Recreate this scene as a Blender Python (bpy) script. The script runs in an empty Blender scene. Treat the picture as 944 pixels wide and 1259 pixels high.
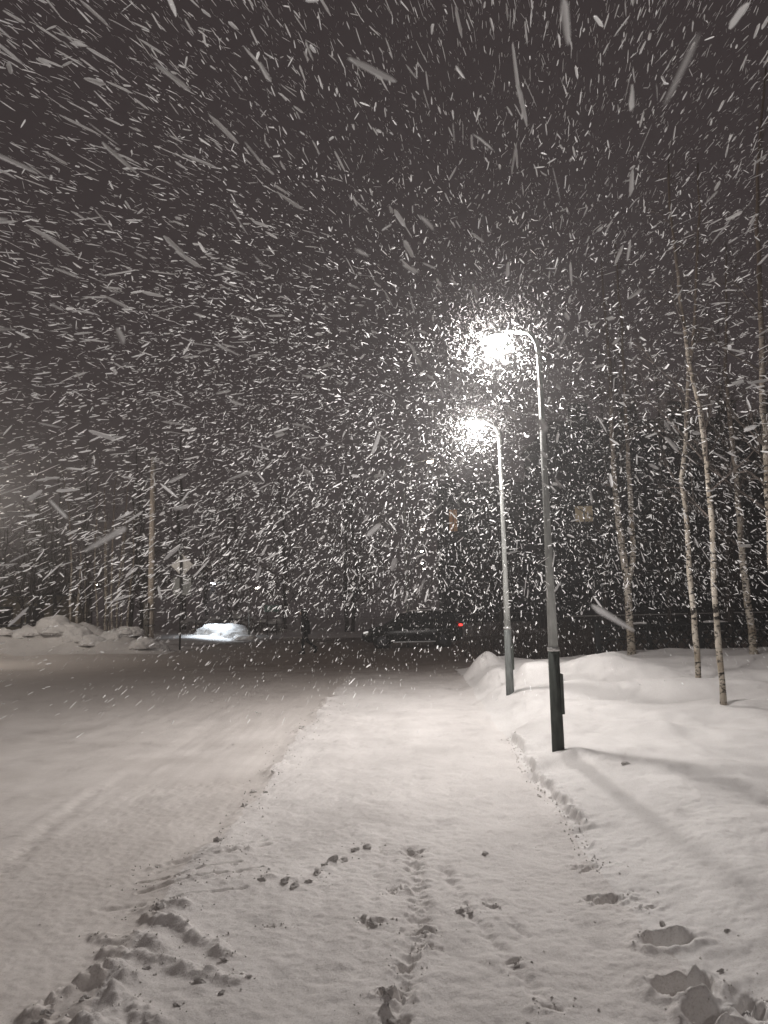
import bpy, bmesh, math, random
import numpy as np
from mathutils import Vector, Matrix, Euler

random.seed(7)
RNG = np.random.default_rng(11)
R = math.radians
scene = bpy.context.scene
COL = scene.collection

# ------------------------------------------------------------------ camera
CAM_Z, F_PX = 1.70, 945.0
PITCH = math.atan((749 - 629.5) / F_PX)
ROLL = R(1.3)
_f = Vector((0, math.cos(PITCH), math.sin(PITCH)))
_r0 = Vector((1, 0, 0)); _u0 = _r0.cross(_f)
_r = _r0 * math.cos(ROLL) - _u0 * math.sin(ROLL)
_u = _u0 * math.cos(ROLL) + _r0 * math.sin(ROLL)
cam_data = bpy.data.cameras.new('camera')
cam = bpy.data.objects.new('camera', cam_data)
COL.objects.link(cam)
M = Matrix.Identity(4)
for i in range(3):
    M[i][0] = _r[i]; M[i][1] = _u[i]; M[i][2] = -_f[i]
M[2][3] = CAM_Z
cam.matrix_world = M
cam_data.sensor_fit = 'VERTICAL'
cam_data.sensor_height = 36.0
cam_data.lens = F_PX / 1259 * 36.0
cam_data.clip_start = 0.05
cam_data.clip_end = 600
cam_data.dof.use_dof = True
cam_data.dof.focus_distance = 6.0
cam_data.dof.aperture_fstop = 6.0
scene.camera = cam

# ------------------------------------------------------------------ night sky
world = bpy.data.worlds.new('World')
scene.world = world
world.use_nodes = True
wn = world.node_tree
bg = wn.nodes['Background']
bg.inputs['Color'].default_value = (1.0, 0.78, 0.79, 1)     # snow-cloud lit from below by the town
bg.inputs['Strength'].default_value = 0.039

# ------------------------------------------------------------------ exposure, render settings
scene.view_settings.view_transform = 'Standard'
scene.view_settings.look = 'None'
scene.view_settings.exposure = 0.0
scene.view_settings.gamma = 1.0
scene.view_settings.use_curve_mapping = False
scene.render.engine = 'CYCLES'
scene.cycles.use_denoising = True
scene.cycles.max_bounces = 5
scene.cycles.diffuse_bounces = 3
scene.cycles.transmission_bounces = 4
scene.cycles.volume_bounces = 0
scene.cycles.transparent_max_bounces = 8
scene.cycles.sample_clamp_indirect = 3.0

LAMP_I = 52.0          # radiant intensity straight down of a near street lamp
HAZE_D = 0.0038

# ------------------------------------------------------------------ pixel -> world
def ray(x, y):
    return (_f * F_PX + _r * (x - 472) - _u * (y - 629.5)).normalized()
def at_y(x, y, Y):
    d = ray(x, y); t = Y / d.y
    return Vector((d.x * t, Y, CAM_Z + d.z * t))
def on_z(x, y, z=0.0):
    d = ray(x, y); t = (z - CAM_Z) / d.z
    return Vector((d.x * t, d.y * t, z))
def xat(px, py, Y):
    return at_y(px, py, Y).x

# ------------------------------------------------------------------ noise
def _hash(ix, iy, s):
    h = (ix.astype(np.int64) * 374761393 + iy.astype(np.int64) * 668265263 + s * 982451653) & 0xffffffff
    h = ((h ^ (h >> 13)) * 1274126177) & 0xffffffff
    h = h ^ (h >> 16)
    return (h & 0xffff) / 65535.0
def vnoise(x, y, s=0):
    x = np.asarray(x, float); y = np.asarray(y, float)
    ix = np.floor(x); iy = np.floor(y); fx = x - ix; fy = y - iy
    fx = fx * fx * fx * (fx * (fx * 6 - 15) + 10); fy = fy * fy * fy * (fy * (fy * 6 - 15) + 10)
    a = _hash(ix, iy, s); b = _hash(ix + 1, iy, s); c = _hash(ix, iy + 1, s); d = _hash(ix + 1, iy + 1, s)
    return (a + (b - a) * fx) * (1 - fy) + (c + (d - c) * fx) * fy - 0.5
def fbm(x, y, s=0, o=4, g=0.5):
    t = 0; a = 1.0
    for i in range(o):
        t = t + a * vnoise(x * 2 ** i + 17.3 * i, y * 2 ** i - 9.1 * i, s + i); a *= g
    return t
def sstep(a, b, x):
    t = np.clip((x - a) / (b - a), 0, 1); return t * t * (3 - 2 * t)

# ------------------------------------------------------------------ materials
def new_mat(name):
    m = bpy.data.materials.new(name); m.use_nodes = True
    return m, m.node_tree, m.node_tree.nodes, m.node_tree.links, m.node_tree.nodes['Principled BSDF']
def mat(name, c, rough=0.6, metal=0.0, var=0.25, scale=8.0, bump=0.0, bscale=40.0, spec=0.3, stretch=(1, 1, 1)):
    m, nt, N, L, P = new_mat(name)
    tc = N.new('ShaderNodeTexCoord'); mp = N.new('ShaderNodeMapping'); mp.inputs['Scale'].default_value = stretch
    L.new(tc.outputs['Object'], mp.inputs['Vector'])
    nz = N.new('ShaderNodeTexNoise'); nz.inputs['Scale'].default_value = scale; nz.inputs['Detail'].default_value = 5
    L.new(mp.outputs[0], nz.inputs['Vector'])
    rp = N.new('ShaderNodeValToRGB')
    rp.color_ramp.elements[0].position = 0.3; rp.color_ramp.elements[1].position = 0.7
    rp.color_ramp.elements[0].color = tuple(v * (1 - var) for v in c) + (1,)
    rp.color_ramp.elements[1].color = tuple(min(1, v * (1 + var)) for v in c) + (1,)
    L.new(nz.outputs['Fac'], rp.inputs['Fac']); L.new(rp.outputs[0], P.inputs['Base Color'])
    P.inputs['Roughness'].default_value = rough; P.inputs['Metallic'].default_value = metal
    P.inputs['Specular IOR Level'].default_value = spec
    if bump:
        n2 = N.new('ShaderNodeTexNoise'); n2.inputs['Scale'].default_value = bscale; n2.inputs['Detail'].default_value = 4
        L.new(mp.outputs[0], n2.inputs['Vector'])
        b = N.new('ShaderNodeBump'); b.inputs['Strength'].default_value = bump; b.inputs['Distance'].default_value = 0.01
        L.new(n2.outputs['Fac'], b.inputs['Height']); L.new(b.outputs[0], P.inputs['Normal'])
    return m
def snow_mat(name, c0, c1, big=0.8, grain=0.5, dirt_dim=None):
    m, nt, N, L, P = new_mat(name)
    tc = N.new('ShaderNodeTexCoord')
    nz = N.new('ShaderNodeTexNoise'); nz.inputs['Scale'].default_value = big; nz.inputs['Detail'].default_value = 7
    nz.inputs['Roughness'].default_value = 0.6
    L.new(tc.outputs['Object'], nz.inputs['Vector'])
    rp = N.new('ShaderNodeValToRGB')
    rp.color_ramp.elements[0].position = 0.36; rp.color_ramp.elements[1].position = 0.64
    rp.color_ramp.elements[0].color = c0 + (1,); rp.color_ramp.elements[1].color = c1 + (1,)
    L.new(nz.outputs['Fac'], rp.inputs['Fac'])
    out = rp.outputs[0]
    # fine speckle of grit and crystals
    sp = N.new('ShaderNodeTexNoise'); sp.inputs['Scale'].default_value = 110; sp.inputs['Detail'].default_value = 3
    L.new(tc.outputs['Object'], sp.inputs['Vector'])
    r2 = N.new('ShaderNodeValToRGB'); r2.color_ramp.elements[0].position = 0.28; r2.color_ramp.elements[1].position = 0.5
    r2.color_ramp.elements[0].color = (0.80, 0.78, 0.76, 1); r2.color_ramp.elements[1].color = (1, 1, 1, 1)
    L.new(sp.outputs['Fac'], r2.inputs['Fac'])
    mx = N.new('ShaderNodeMix'); mx.data_type = 'RGBA'; mx.blend_type = 'MULTIPLY'; mx.inputs[0].default_value = 1.0
    L.new(out, mx.inputs[6]); L.new(r2.outputs[0], mx.inputs[7]); out = mx.outputs[2]
    if dirt_dim:
        d0, d1, col = dirt_dim           # worn brown snow of the cross street, darkened also for lamplight falling off
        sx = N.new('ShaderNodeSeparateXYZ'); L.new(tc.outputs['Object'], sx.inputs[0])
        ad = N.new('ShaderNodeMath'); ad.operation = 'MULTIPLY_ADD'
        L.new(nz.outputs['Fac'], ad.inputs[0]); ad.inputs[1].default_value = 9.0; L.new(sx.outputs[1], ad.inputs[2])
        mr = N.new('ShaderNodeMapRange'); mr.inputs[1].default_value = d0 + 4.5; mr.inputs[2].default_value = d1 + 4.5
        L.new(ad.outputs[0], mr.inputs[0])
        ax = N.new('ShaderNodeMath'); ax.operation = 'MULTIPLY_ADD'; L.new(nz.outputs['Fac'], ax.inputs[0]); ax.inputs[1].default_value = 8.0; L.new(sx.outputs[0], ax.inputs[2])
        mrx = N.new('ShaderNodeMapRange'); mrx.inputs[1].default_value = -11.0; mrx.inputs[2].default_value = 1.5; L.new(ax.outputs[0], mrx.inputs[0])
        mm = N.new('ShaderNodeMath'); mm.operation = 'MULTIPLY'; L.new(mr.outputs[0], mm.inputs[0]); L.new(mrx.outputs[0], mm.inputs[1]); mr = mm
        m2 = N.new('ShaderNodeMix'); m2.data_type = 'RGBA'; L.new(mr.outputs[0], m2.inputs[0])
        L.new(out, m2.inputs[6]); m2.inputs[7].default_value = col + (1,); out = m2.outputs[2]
    L.new(out, P.inputs['Base Color'])
    P.inputs['Roughness'].default_value = 0.75; P.inputs['Specular IOR Level'].default_value = 0.15
    n2 = N.new('ShaderNodeTexNoise'); n2.inputs['Scale'].default_value = 38; n2.inputs['Detail'].default_value = 6
    n2.inputs['Roughness'].default_value = 0.7
    L.new(tc.outputs['Object'], n2.inputs['Vector'])
    b = N.new('ShaderNodeBump'); b.inputs['Strength'].default_value = grain; b.inputs['Distance'].default_value = 0.008
    L.new(n2.outputs['Fac'], b.inputs['Height']); L.new(b.outputs[0], P.inputs['Normal'])
    return m
def emit_mat(name, c, s):
    m, nt, N, L, P = new_mat(name)
    P.inputs['Base Color'].default_value = tuple(c) + (1,)
    P.inputs['Emission Color'].default_value = tuple(c) + (1,)
    P.inputs['Emission Strength'].default_value = s
    m.cycles.emission_sampling = 'NONE' if s > 1 else 'AUTO'
    return m

MT = {}
MT['path'] = snow_mat('trodden_snow', (0.70, 0.67, 0.65), (0.80, 0.77, 0.75), 1.3, 0.9, dirt_dim=(14, 23, (0.25, 0.21, 0.185)))
MT['road'] = snow_mat('driven_snow', (0.62, 0.58, 0.55), (0.74, 0.70, 0.67), 0.9, 0.35, dirt_dim=(12, 25, (0.23, 0.19, 0.165)))
MT['bank'] = snow_mat('fresh_snow', (0.70, 0.68, 0.665), (0.80, 0.78, 0.765), 0.8, 0.30)
MT['clod'] = snow_mat('snow_clod', (0.58, 0.55, 0.53), (0.78, 0.75, 0.73), 25, 0.8)
MT['snowcap'] = snow_mat('settled_snow', (0.78, 0.77, 0.76), (0.86, 0.85, 0.84), 3, 0.3)
MT['pole'] = mat('frosted_pole_paint', (0.36, 0.37, 0.355), 0.6, 0.0, 0.35, 14, 0.3, 60, 0.3, (1, 1, 0.25))
MT['sleeve'] = mat('dark_base_paint', (0.055, 0.062, 0.055), 0.7, 0.0, 0.4, 18, 0.5, 50, 0.25, (1, 1, 0.3))
MT['sleeve_grey'] = mat('grey_base_paint', (0.13, 0.14, 0.135), 0.7, 0.0, 0.35, 18, 0.4, 50, 0.25, (1, 1, 0.3))
MT['metal'] = mat('lamp_housing', (0.32, 0.32, 0.32), 0.45, 0.4, 0.1, 10)
MT['band'] = mat('clamp_band', (0.55, 0.55, 0.54), 0.4, 0.6, 0.1, 10)
MT['lens'] = emit_mat('lit_lens', (1.0, 0.97, 0.92), 40)
MT['lens_far'] = emit_mat('far_lit_lens', (1.0, 0.93, 0.80), 60)
MT['lens_warm'] = emit_mat('far_warm_lens', (1.0, 0.80, 0.58), 25)
MT['lens_cool'] = emit_mat('cool_lit_lens', (0.86, 0.93, 1.0), 14)
MT['dark_bark'] = mat('dark_bark', (0.06, 0.05, 0.045), 0.9, 0, 0.4, 6, 0.5, 30)
MT['twig'] = mat('twig_bark', (0.10, 0.082, 0.072), 0.9, 0, 0.35, 5)
MT['wood'] = mat('weathered_pole_wood', (0.38, 0.33, 0.28), 0.85, 0, 0.35, 7, 0.5, 40, 0.2, (3, 3, 0.35))
MT['concrete'] = mat('concrete_stub', (0.13, 0.12, 0.105), 0.9, 0, 0.4, 9, 0.5, 30)
MT['post'] = mat('dark_post_paint', (0.035, 0.033, 0.032), 0.6, 0, 0.2, 8)
MT['sign_back'] = mat('bare_sign_back', (0.58, 0.57, 0.55), 0.6, 0.2, 0.12, 5)
MT['sign_back2'] = mat('grimy_sign_back', (0.27, 0.28, 0.275), 0.7, 0.1, 0.2, 6)
MT['green'] = mat('green_sign_paint', (0.10, 0.17, 0.145), 0.5, 0, 0.1, 4)
MT['iron'] = mat('black_iron', (0.018, 0.019, 0.02), 0.6, 0.2, 0.2, 20)
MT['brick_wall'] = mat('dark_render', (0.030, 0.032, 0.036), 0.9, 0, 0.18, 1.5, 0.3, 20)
MT['beige_wall'] = mat('beige_render', (0.42, 0.36, 0.25), 0.9, 0, 0.12, 1.5)
MT['red_brick'] = mat('red_cladding', (0.19, 0.08, 0.065), 0.9, 0, 0.2, 3)
MT['roof'] = mat('roof_felt', (0.05, 0.05, 0.052), 0.9, 0, 0.2, 3)
MT['frame'] = mat('window_frame_paint', (0.05, 0.05, 0.052), 0.6, 0, 0.1, 4)
MT['pane'] = mat('dark_window_glass', (0.02, 0.022, 0.026), 0.15, 0, 0.1, 2, 0, 1, 0.5)
MT['pane_yellow'] = emit_mat('yellow_lit_window', (1.0, 0.80, 0.52), 0.065)
MT['pane_orange'] = emit_mat('orange_lit_window', (1.0, 0.50, 0.22), 0.11)
MT['car_paint'] = mat('black_car_paint', (0.012, 0.013, 0.014), 0.25, 0.0, 0.15, 3, 0, 1, 0.5)
MT['car_glass'] = mat('tinted_glass', (0.012, 0.014, 0.016), 0.1, 0, 0.1, 2, 0, 1, 0.5)
MT['tyre'] = mat('tyre_rubber', (0.012, 0.012, 0.012), 0.85, 0, 0.2, 20)
MT['rim'] = mat('alloy_rim', (0.06, 0.06, 0.065), 0.4, 0.7, 0.1, 8)
MT['trim'] = mat('sill_trim', (0.55, 0.55, 0.55), 0.35, 0.6, 0.1, 5)
MT['head_lens'] = emit_mat('headlight_lens', (1.0, 0.98, 0.95), 0.6)  # glow stands in for a white reflection in the near headlight
MT['tail_lens'] = emit_mat('tail_light_lens', (1.0, 0.06, 0.05), 2.2)
MT['cloth'] = mat('black_clothing', (0.012, 0.012, 0.014), 0.9, 0, 0.3, 15, 0.4, 30)
MT['cloth2'] = mat('dark_trousers', (0.016, 0.016, 0.02), 0.9, 0, 0.3, 15)
MT['skin'] = mat('skin', (0.45, 0.30, 0.23), 0.6, 0, 0.1, 10)

def birch_mat():
    m, nt, N, L, P = new_mat('birch_bark')
    tc = N.new('ShaderNodeTexCoord')
    mp = N.new('ShaderNodeMapping'); mp.inputs['Scale'].default_value = (8.0, 8.0, 15.0)
    L.new(tc.outputs['Object'], mp.inputs['Vector'])
    a = N.new('ShaderNodeTexNoise'); a.inputs['Scale'].default_value = 1.6; a.inputs['Detail'].default_value = 4
    L.new(mp.outputs[0], a.inputs['Vector'])
    ra = N.new('ShaderNodeValToRGB'); ra.color_ramp.elements[0].position = 0.40; ra.color_ramp.elements[1].position = 0.49
    ra.color_ramp.elements[0].color = (0.035, 0.03, 0.026, 1); ra.color_ramp.elements[1].color = (0.52, 0.475, 0.41, 1)
    L.new(a.outputs['Fac'], ra.inputs['Fac'])
    c = N.new('ShaderNodeTexNoise'); c.inputs['Scale'].default_value = 2.2; c.inputs['Detail'].default_value = 5
    L.new(tc.outputs['Object'], c.inputs['Vector'])
    rc = N.new('ShaderNodeValToRGB'); rc.color_ramp.elements[0].position = 0.33; rc.color_ramp.elements[1].position = 0.6
    rc.color_ramp.elements[0].color = (0.45, 0.40, 0.34, 1); rc.color_ramp.elements[1].color = (1, 1, 1, 1)
    L.new(c.outputs['Fac'], rc.inputs['Fac'])
    mx = N.new('ShaderNodeMix'); mx.data_type = 'RGBA'; mx.blend_type = 'MULTIPLY'; mx.inputs[0].default_value = 1
    L.new(ra.outputs[0], mx.inputs[6]); L.new(rc.outputs[0], mx.inputs[7])
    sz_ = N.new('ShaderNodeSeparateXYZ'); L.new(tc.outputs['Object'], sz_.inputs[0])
    mr = N.new('ShaderNodeMapRange'); mr.inputs[1].default_value = 3.0; mr.inputs[2].default_value = 7.0   # young upper stems are brown, darkened also for lamplight fading upward
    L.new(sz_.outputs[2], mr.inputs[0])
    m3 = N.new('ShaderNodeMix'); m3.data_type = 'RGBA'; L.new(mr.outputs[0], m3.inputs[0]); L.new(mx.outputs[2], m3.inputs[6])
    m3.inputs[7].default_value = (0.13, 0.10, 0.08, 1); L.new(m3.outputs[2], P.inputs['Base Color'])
    P.inputs['Roughness'].default_value = 0.8; P.inputs['Specular IOR Level'].default_value = 0.2
    b = N.new('ShaderNodeBump'); b.inputs['Strength'].default_value = 0.5; b.inputs['Distance'].default_value = 0.01
    L.new(a.outputs['Fac'], b.inputs['Height']); L.new(b.outputs[0], P.inputs['Normal'])
    return m
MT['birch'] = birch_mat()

def flake_mat():
    m, nt, N, L, P = new_mat('falling_snow')
    N.remove(P)
    out = N['Material Output']
    d = N.new('ShaderNodeBsdfDiffuse'); d.inputs['Color'].default_value = (0.95, 0.95, 0.95, 1)
    t = N.new('ShaderNodeBsdfTranslucent'); t.inputs['Color'].default_value = (0.95, 0.95, 0.95, 1)
    mx = N.new('ShaderNodeMixShader'); mx.inputs[0].default_value = 0.5
    L.new(d.outputs[0], mx.inputs[1]); L.new(t.outputs[0], mx.inputs[2]); L.new(mx.outputs[0], out.inputs['Surface'])
    return m
MT['flake'] = flake_mat()

# ------------------------------------------------------------------ mesh helpers
class MB:
    def __init__(s): s.v = []; s.f = []
    def add(s, vs, fs):
        o = len(s.v); s.v += [tuple(v) for v in vs]; s.f += [tuple(i + o for i in f) for f in fs]; return s
    def box(s, c, d, rot=None, taper=1.0):
        c = Vector(c); h = Vector(d) / 2; vs = []
        for z in (-1, 1):
            k = taper if z > 0 else 1.0
            for x, y in ((-1, -1), (1, -1), (1, 1), (-1, 1)):
                p = Vector((x * h.x * k, y * h.y * k, z * h.z))
                if rot is not None: p = rot @ p
                vs.append(c + p)
        return s.add(vs, [(3, 2, 1, 0), (4, 5, 6, 7), (0, 1, 5, 4), (1, 2, 6, 5), (2, 3, 7, 6), (3, 0, 4, 7)])
    def tube(s, pts, rad, n=8, cap=True):
        pts = [Vector(p) for p in pts]
        if not isinstance(rad, (list, tuple)): rad = [rad] * len(pts)
        vs = []; fs = []; ref = None
        for i, p in enumerate(pts):
            t = (pts[min(i + 1, len(pts) - 1)] - pts[max(i - 1, 0)]).normalized()
            if ref is None: ref = Vector((1, 0, 0)) if abs(t.x) < 0.8 else Vector((0, 1, 0))
            a = (ref - t * ref.dot(t)).normalized(); b = t.cross(a); ref = a
            for k in range(n):
                q = 2 * math.pi * k / n
                vs.append(p + (a * math.cos(q) + b * math.sin(q)) * rad[i])
        for i in range(len(pts) - 1):
            for k in range(n):
                fs.append((i * n + k, i * n + (k + 1) % n, (i + 1) * n + (k + 1) % n, (i + 1) * n + k))
        if cap:
            fs.append(tuple(range(n))[::-1]); fs.append(tuple(range((len(pts) - 1) * n, len(pts) * n)))
        return s.add(vs, fs)
    def prism(s, poly, axis_vec, depth_vec_len=None):
        n = len(poly); a = [Vector(p) for p in poly]; dv = Vector(axis_vec)
        return s.add(a + [p + dv for p in a],
                     [tuple(range(n))[::-1], tuple(range(n, 2 * n))] + [(i, (i + 1) % n, n + (i + 1) % n, n + i) for i in range(n)])
    def loft(s, rings, cap=True):
        n = len(rings[0]); vs = [p for r in rings for p in r]; fs = []
        for i in range(len(rings) - 1):
            for k in range(n):
                fs.append((i * n + k, i * n + (k + 1) % n, (i + 1) * n + (k + 1) % n, (i + 1) * n + k))
        if cap:
            fs.append(tuple(range(n))[::-1]); fs.append(tuple(range((len(rings) - 1) * n, len(rings) * n)))
        return s.add(vs, fs)
    def mesh(s, name, m, smooth=False):
        me = bpy.data.meshes.new(name); me.from_pydata(s.v, [], s.f)
        bm = bmesh.new(); bm.from_mesh(me); bmesh.ops.recalc_face_normals(bm, faces=bm.faces); bm.to_mesh(me); bm.free()
        me.materials.append(MT[m] if isinstance(m, str) else m)
        if smooth: me.polygons.foreach_set('use_smooth', [True] * len(me.polygons))
        return me
    def build(s, name, m, parent=None, smooth=False, bevel=0.0):
        o = link(name, s.mesh(name, m, smooth), parent)
        if bevel:
            b = o.modifiers.new('bevel', 'BEVEL'); b.width = bevel; b.segments = 2; b.limit_method = 'ANGLE'
        return o
def link(name, me, parent=None, loc=None, rot=None, scale=None):
    o = bpy.data.objects.new(name, me); COL.objects.link(o)
    if parent is not None: o.parent = parent
    if loc is not None: o.location = loc
    if rot is not None: o.rotation_euler = rot
    if scale is not None: o.scale = scale
    return o
def tag(o, label, cat, group=None):
    o['label'] = label; o['category'] = cat
    if group: o['group'] = group
    return o
def thing(name, label, cat, loc=(0, 0, 0), rz=0, group=None):
    o = bpy.data.objects.new(name, None); COL.objects.link(o)
    o.empty_display_size = 0.2; o.location = loc; o.rotation_euler = (0, 0, rz)
    return tag(o, label, cat, group)
def copy_tree(o, parent=None):
    c = o.copy(); COL.objects.link(c); c.parent = parent
    for ch in list(o.children): copy_tree(ch, c)
    return c
def np_mesh(name, V, Fq, m, smooth=True, normals=None):
    me = bpy.data.meshes.new(name); k = Fq.shape[1]
    me.vertices.add(len(V)); me.vertices.foreach_set('co', V.astype(np.float32).ravel())
    me.loops.add(Fq.size); me.loops.foreach_set('vertex_index', Fq.astype(np.int32).ravel())
    me.polygons.add(len(Fq))
    me.polygons.foreach_set('loop_start', np.arange(0, Fq.size, k, dtype=np.int32))
    try: me.polygons.foreach_set('loop_total', np.full(len(Fq), k, dtype=np.int32))
    except Exception: pass
    me.polygons.foreach_set('use_smooth', np.full(len(Fq), smooth))
    me.update(calc_edges=True); me.validate()
    me.materials.append(MT[m])
    if normals is not None: me.normals_split_custom_set_from_vertices(normals.tolist())
    return me

# ------------------------------------------------------------------ terrain height
def xl_edge(y): return -1.32 + 0.02 * np.clip(y - 5, 0, 25) + 0.13 * vnoise(y * 0.9, y * 0 + 3.1, 31) + 0.07 * vnoise(y * 3.3, y * 0 + 1.1, 33)
def xr_edge(y): return (1.38 + 0.035 * np.clip(y - 5.5, -4, 14) + 0.10 * vnoise(y * 1.1, y * 0 + 1.7, 41)
                        + 0.035 * vnoise(y * 5.0, y * 0 + 2.2, 42))
CRATERS = []   # (px, py, radius x, radius y, depth, rim, z of surface)
CRATERS += [(822, 1152, 0.130, 0.085, 0.11, 0.018, 0.07), (838, 1203, 0.135, 0.10, 0.10, 0.03, 0.08), (866, 1232, 0.09, 0.075, 0.07, 0.02, 0.09),
            (750, 1096, 0.10, 0.05, 0.030, 0.016, 0.08), (722, 1060, 0.09, 0.05, 0.022, 0.012, 0.08), (792, 1108, 0.05, 0.03, 0.03, 0.01, 0.09),
            (920, 1222, 0.05, 0.07, 0.05, 0.01, 0.10), (905, 1252, 0.11, 0.06, 0.06, 0.02, 0.10)]
CRATERS += [(508, 1042, 0.05, 0.04, 0.024, 0.012, 0.05), (485, 1088, 0.055, 0.045, 0.026, 0.014, 0.05), (460, 1130, 0.06, 0.03, 0.020, 0.012, 0.05),
            (520, 1143, 0.05, 0.045, 0.032, 0.014, 0.05), (520, 1165, 0.05, 0.04, 0.028, 0.012, 0.05), (480, 1222, 0.06, 0.04, 0.028, 0.012, 0.05),
            (482, 1250, 0.06, 0.04, 0.034, 0.012, 0.05), (570, 1116, 0.035, 0.025, 0.020, 0.010, 0.05), (632, 1182, 0.03, 0.02, 0.014, 0.008, 0.05),
            (496, 1190, 0.04, 0.05, 0.018, 0.01, 0.05), (604, 1112, 0.03, 0.02, 0.014, 0.008, 0.05), (680, 1238, 0.06, 0.03, 0.015, 0.01, 0.05),
            (335, 1135, 0.035, 0.018, 0.012, 0.006, 0.05)]
CR = [(on_z(a, b, z).x, on_z(a, b, z).y, rx, ry, dp, rim) for a, b, rx, ry, dp, rim, z in CRATERS]
# ploughed ridges of chunky snow at the left edge of the path: polyline px, height, half width
RIDGES = [([(185, 1122), (215, 1135), (250, 1152), (282, 1170)], 0.055, 0.055), ([(125, 1140), (165, 1148), (200, 1160)], 0.045, 0.07),
          ([(130, 1160), (170, 1172), (215, 1185), (262, 1200), (292, 1204)], 0.050, 0.055), ([(178, 1110), (200, 1106), (228, 1108)], 0.04, 0.05),
          ([(45, 1235), (80, 1215), (115, 1205), (150, 1200)], 0.075, 0.09), ([(120, 1210), (150, 1232), (185, 1256)], 0.06, 0.075),
          ([(40, 1262), (95, 1262), (150, 1275)], 0.06, 0.09),
          ([(185, 1060), (225, 1050), (262, 1042), (300, 1040)], 0.024, 0.045), ([(180, 1082), (240, 1078), (290, 1068)], 0.016, 0.04),
          ([(250, 1085), (320, 1075), (380, 1078), (420, 1052), (455, 1036)], 0.022, 0.055)]
RIDGES = [([on_z(a, b, 0.05).xy for a, b in pl], h, w) for pl, h, w in RIDGES]
GROOVES = [([(172, 1090), (250, 1077), (322, 1064)], 0.030, 0.016), ([(190, 1066), (255, 1052), (330, 1034)], 0.014, 0.018), ([(215, 1056), (300, 1043)], 0.010, 0.015),
           ([(5, 1062), (60, 1010), (120, 965)], 0.012, 0.06), ([(505, 1040), (515, 1110), (505, 1180), (486, 1262)], 0.020, 0.045), ([(470, 1030), (455, 1110), (440, 1200)], 0.008, 0.03),
           ([(545, 1065), (575, 1120), (610, 1165), (660, 1225)], 0.014, 0.030), ([(600, 1108), (645, 1150)], 0.010, 0.025), ([(160, 1112), (230, 1100), (300, 1090)], 0.014, 0.012), ([(170, 1078), (235, 1070), (295, 1056)], 0.018, 0.012), ([(200, 1074), (290, 1060)], 0.012, 0.010), ([(240, 1048), (345, 1026)], 0.014, 0.012), ([(120, 1112), (175, 1104)], 0.012, 0.02), ([(330, 1046), (440, 1012)], 0.008, 0.02),
           ([(565, 900), (540, 1010), (500, 1140)], 0.006, 0.10), ([(520, 870), (450, 1010), (380, 1150)], 0.005, 0.10)]
GROOVES = [([on_z(a, b, 0.04).xy for a, b in pl], h, w) for pl, h, w in GROOVES]
def seg_dist(x, y, pl):
    best = np.full(x.shape, 1e9); ends = None
    for a, b in zip(pl[:-1], pl[1:]):
        dx, dy = b[0] - a[0], b[1] - a[1]
        t = np.clip(((x - a[0]) * dx + (y - a[1]) * dy) / (dx * dx + dy * dy), 0, 1)
        best = np.minimum(best, np.hypot(x - a[0] - t * dx, y - a[1] - t * dy))
    return best
def gb(x, y, cx, cy, sx, sy, h, p=2.0):
    return h * np.exp(-(np.abs((x - cx) / sx) ** p + np.abs((y - cy) / sy) ** p))

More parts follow.
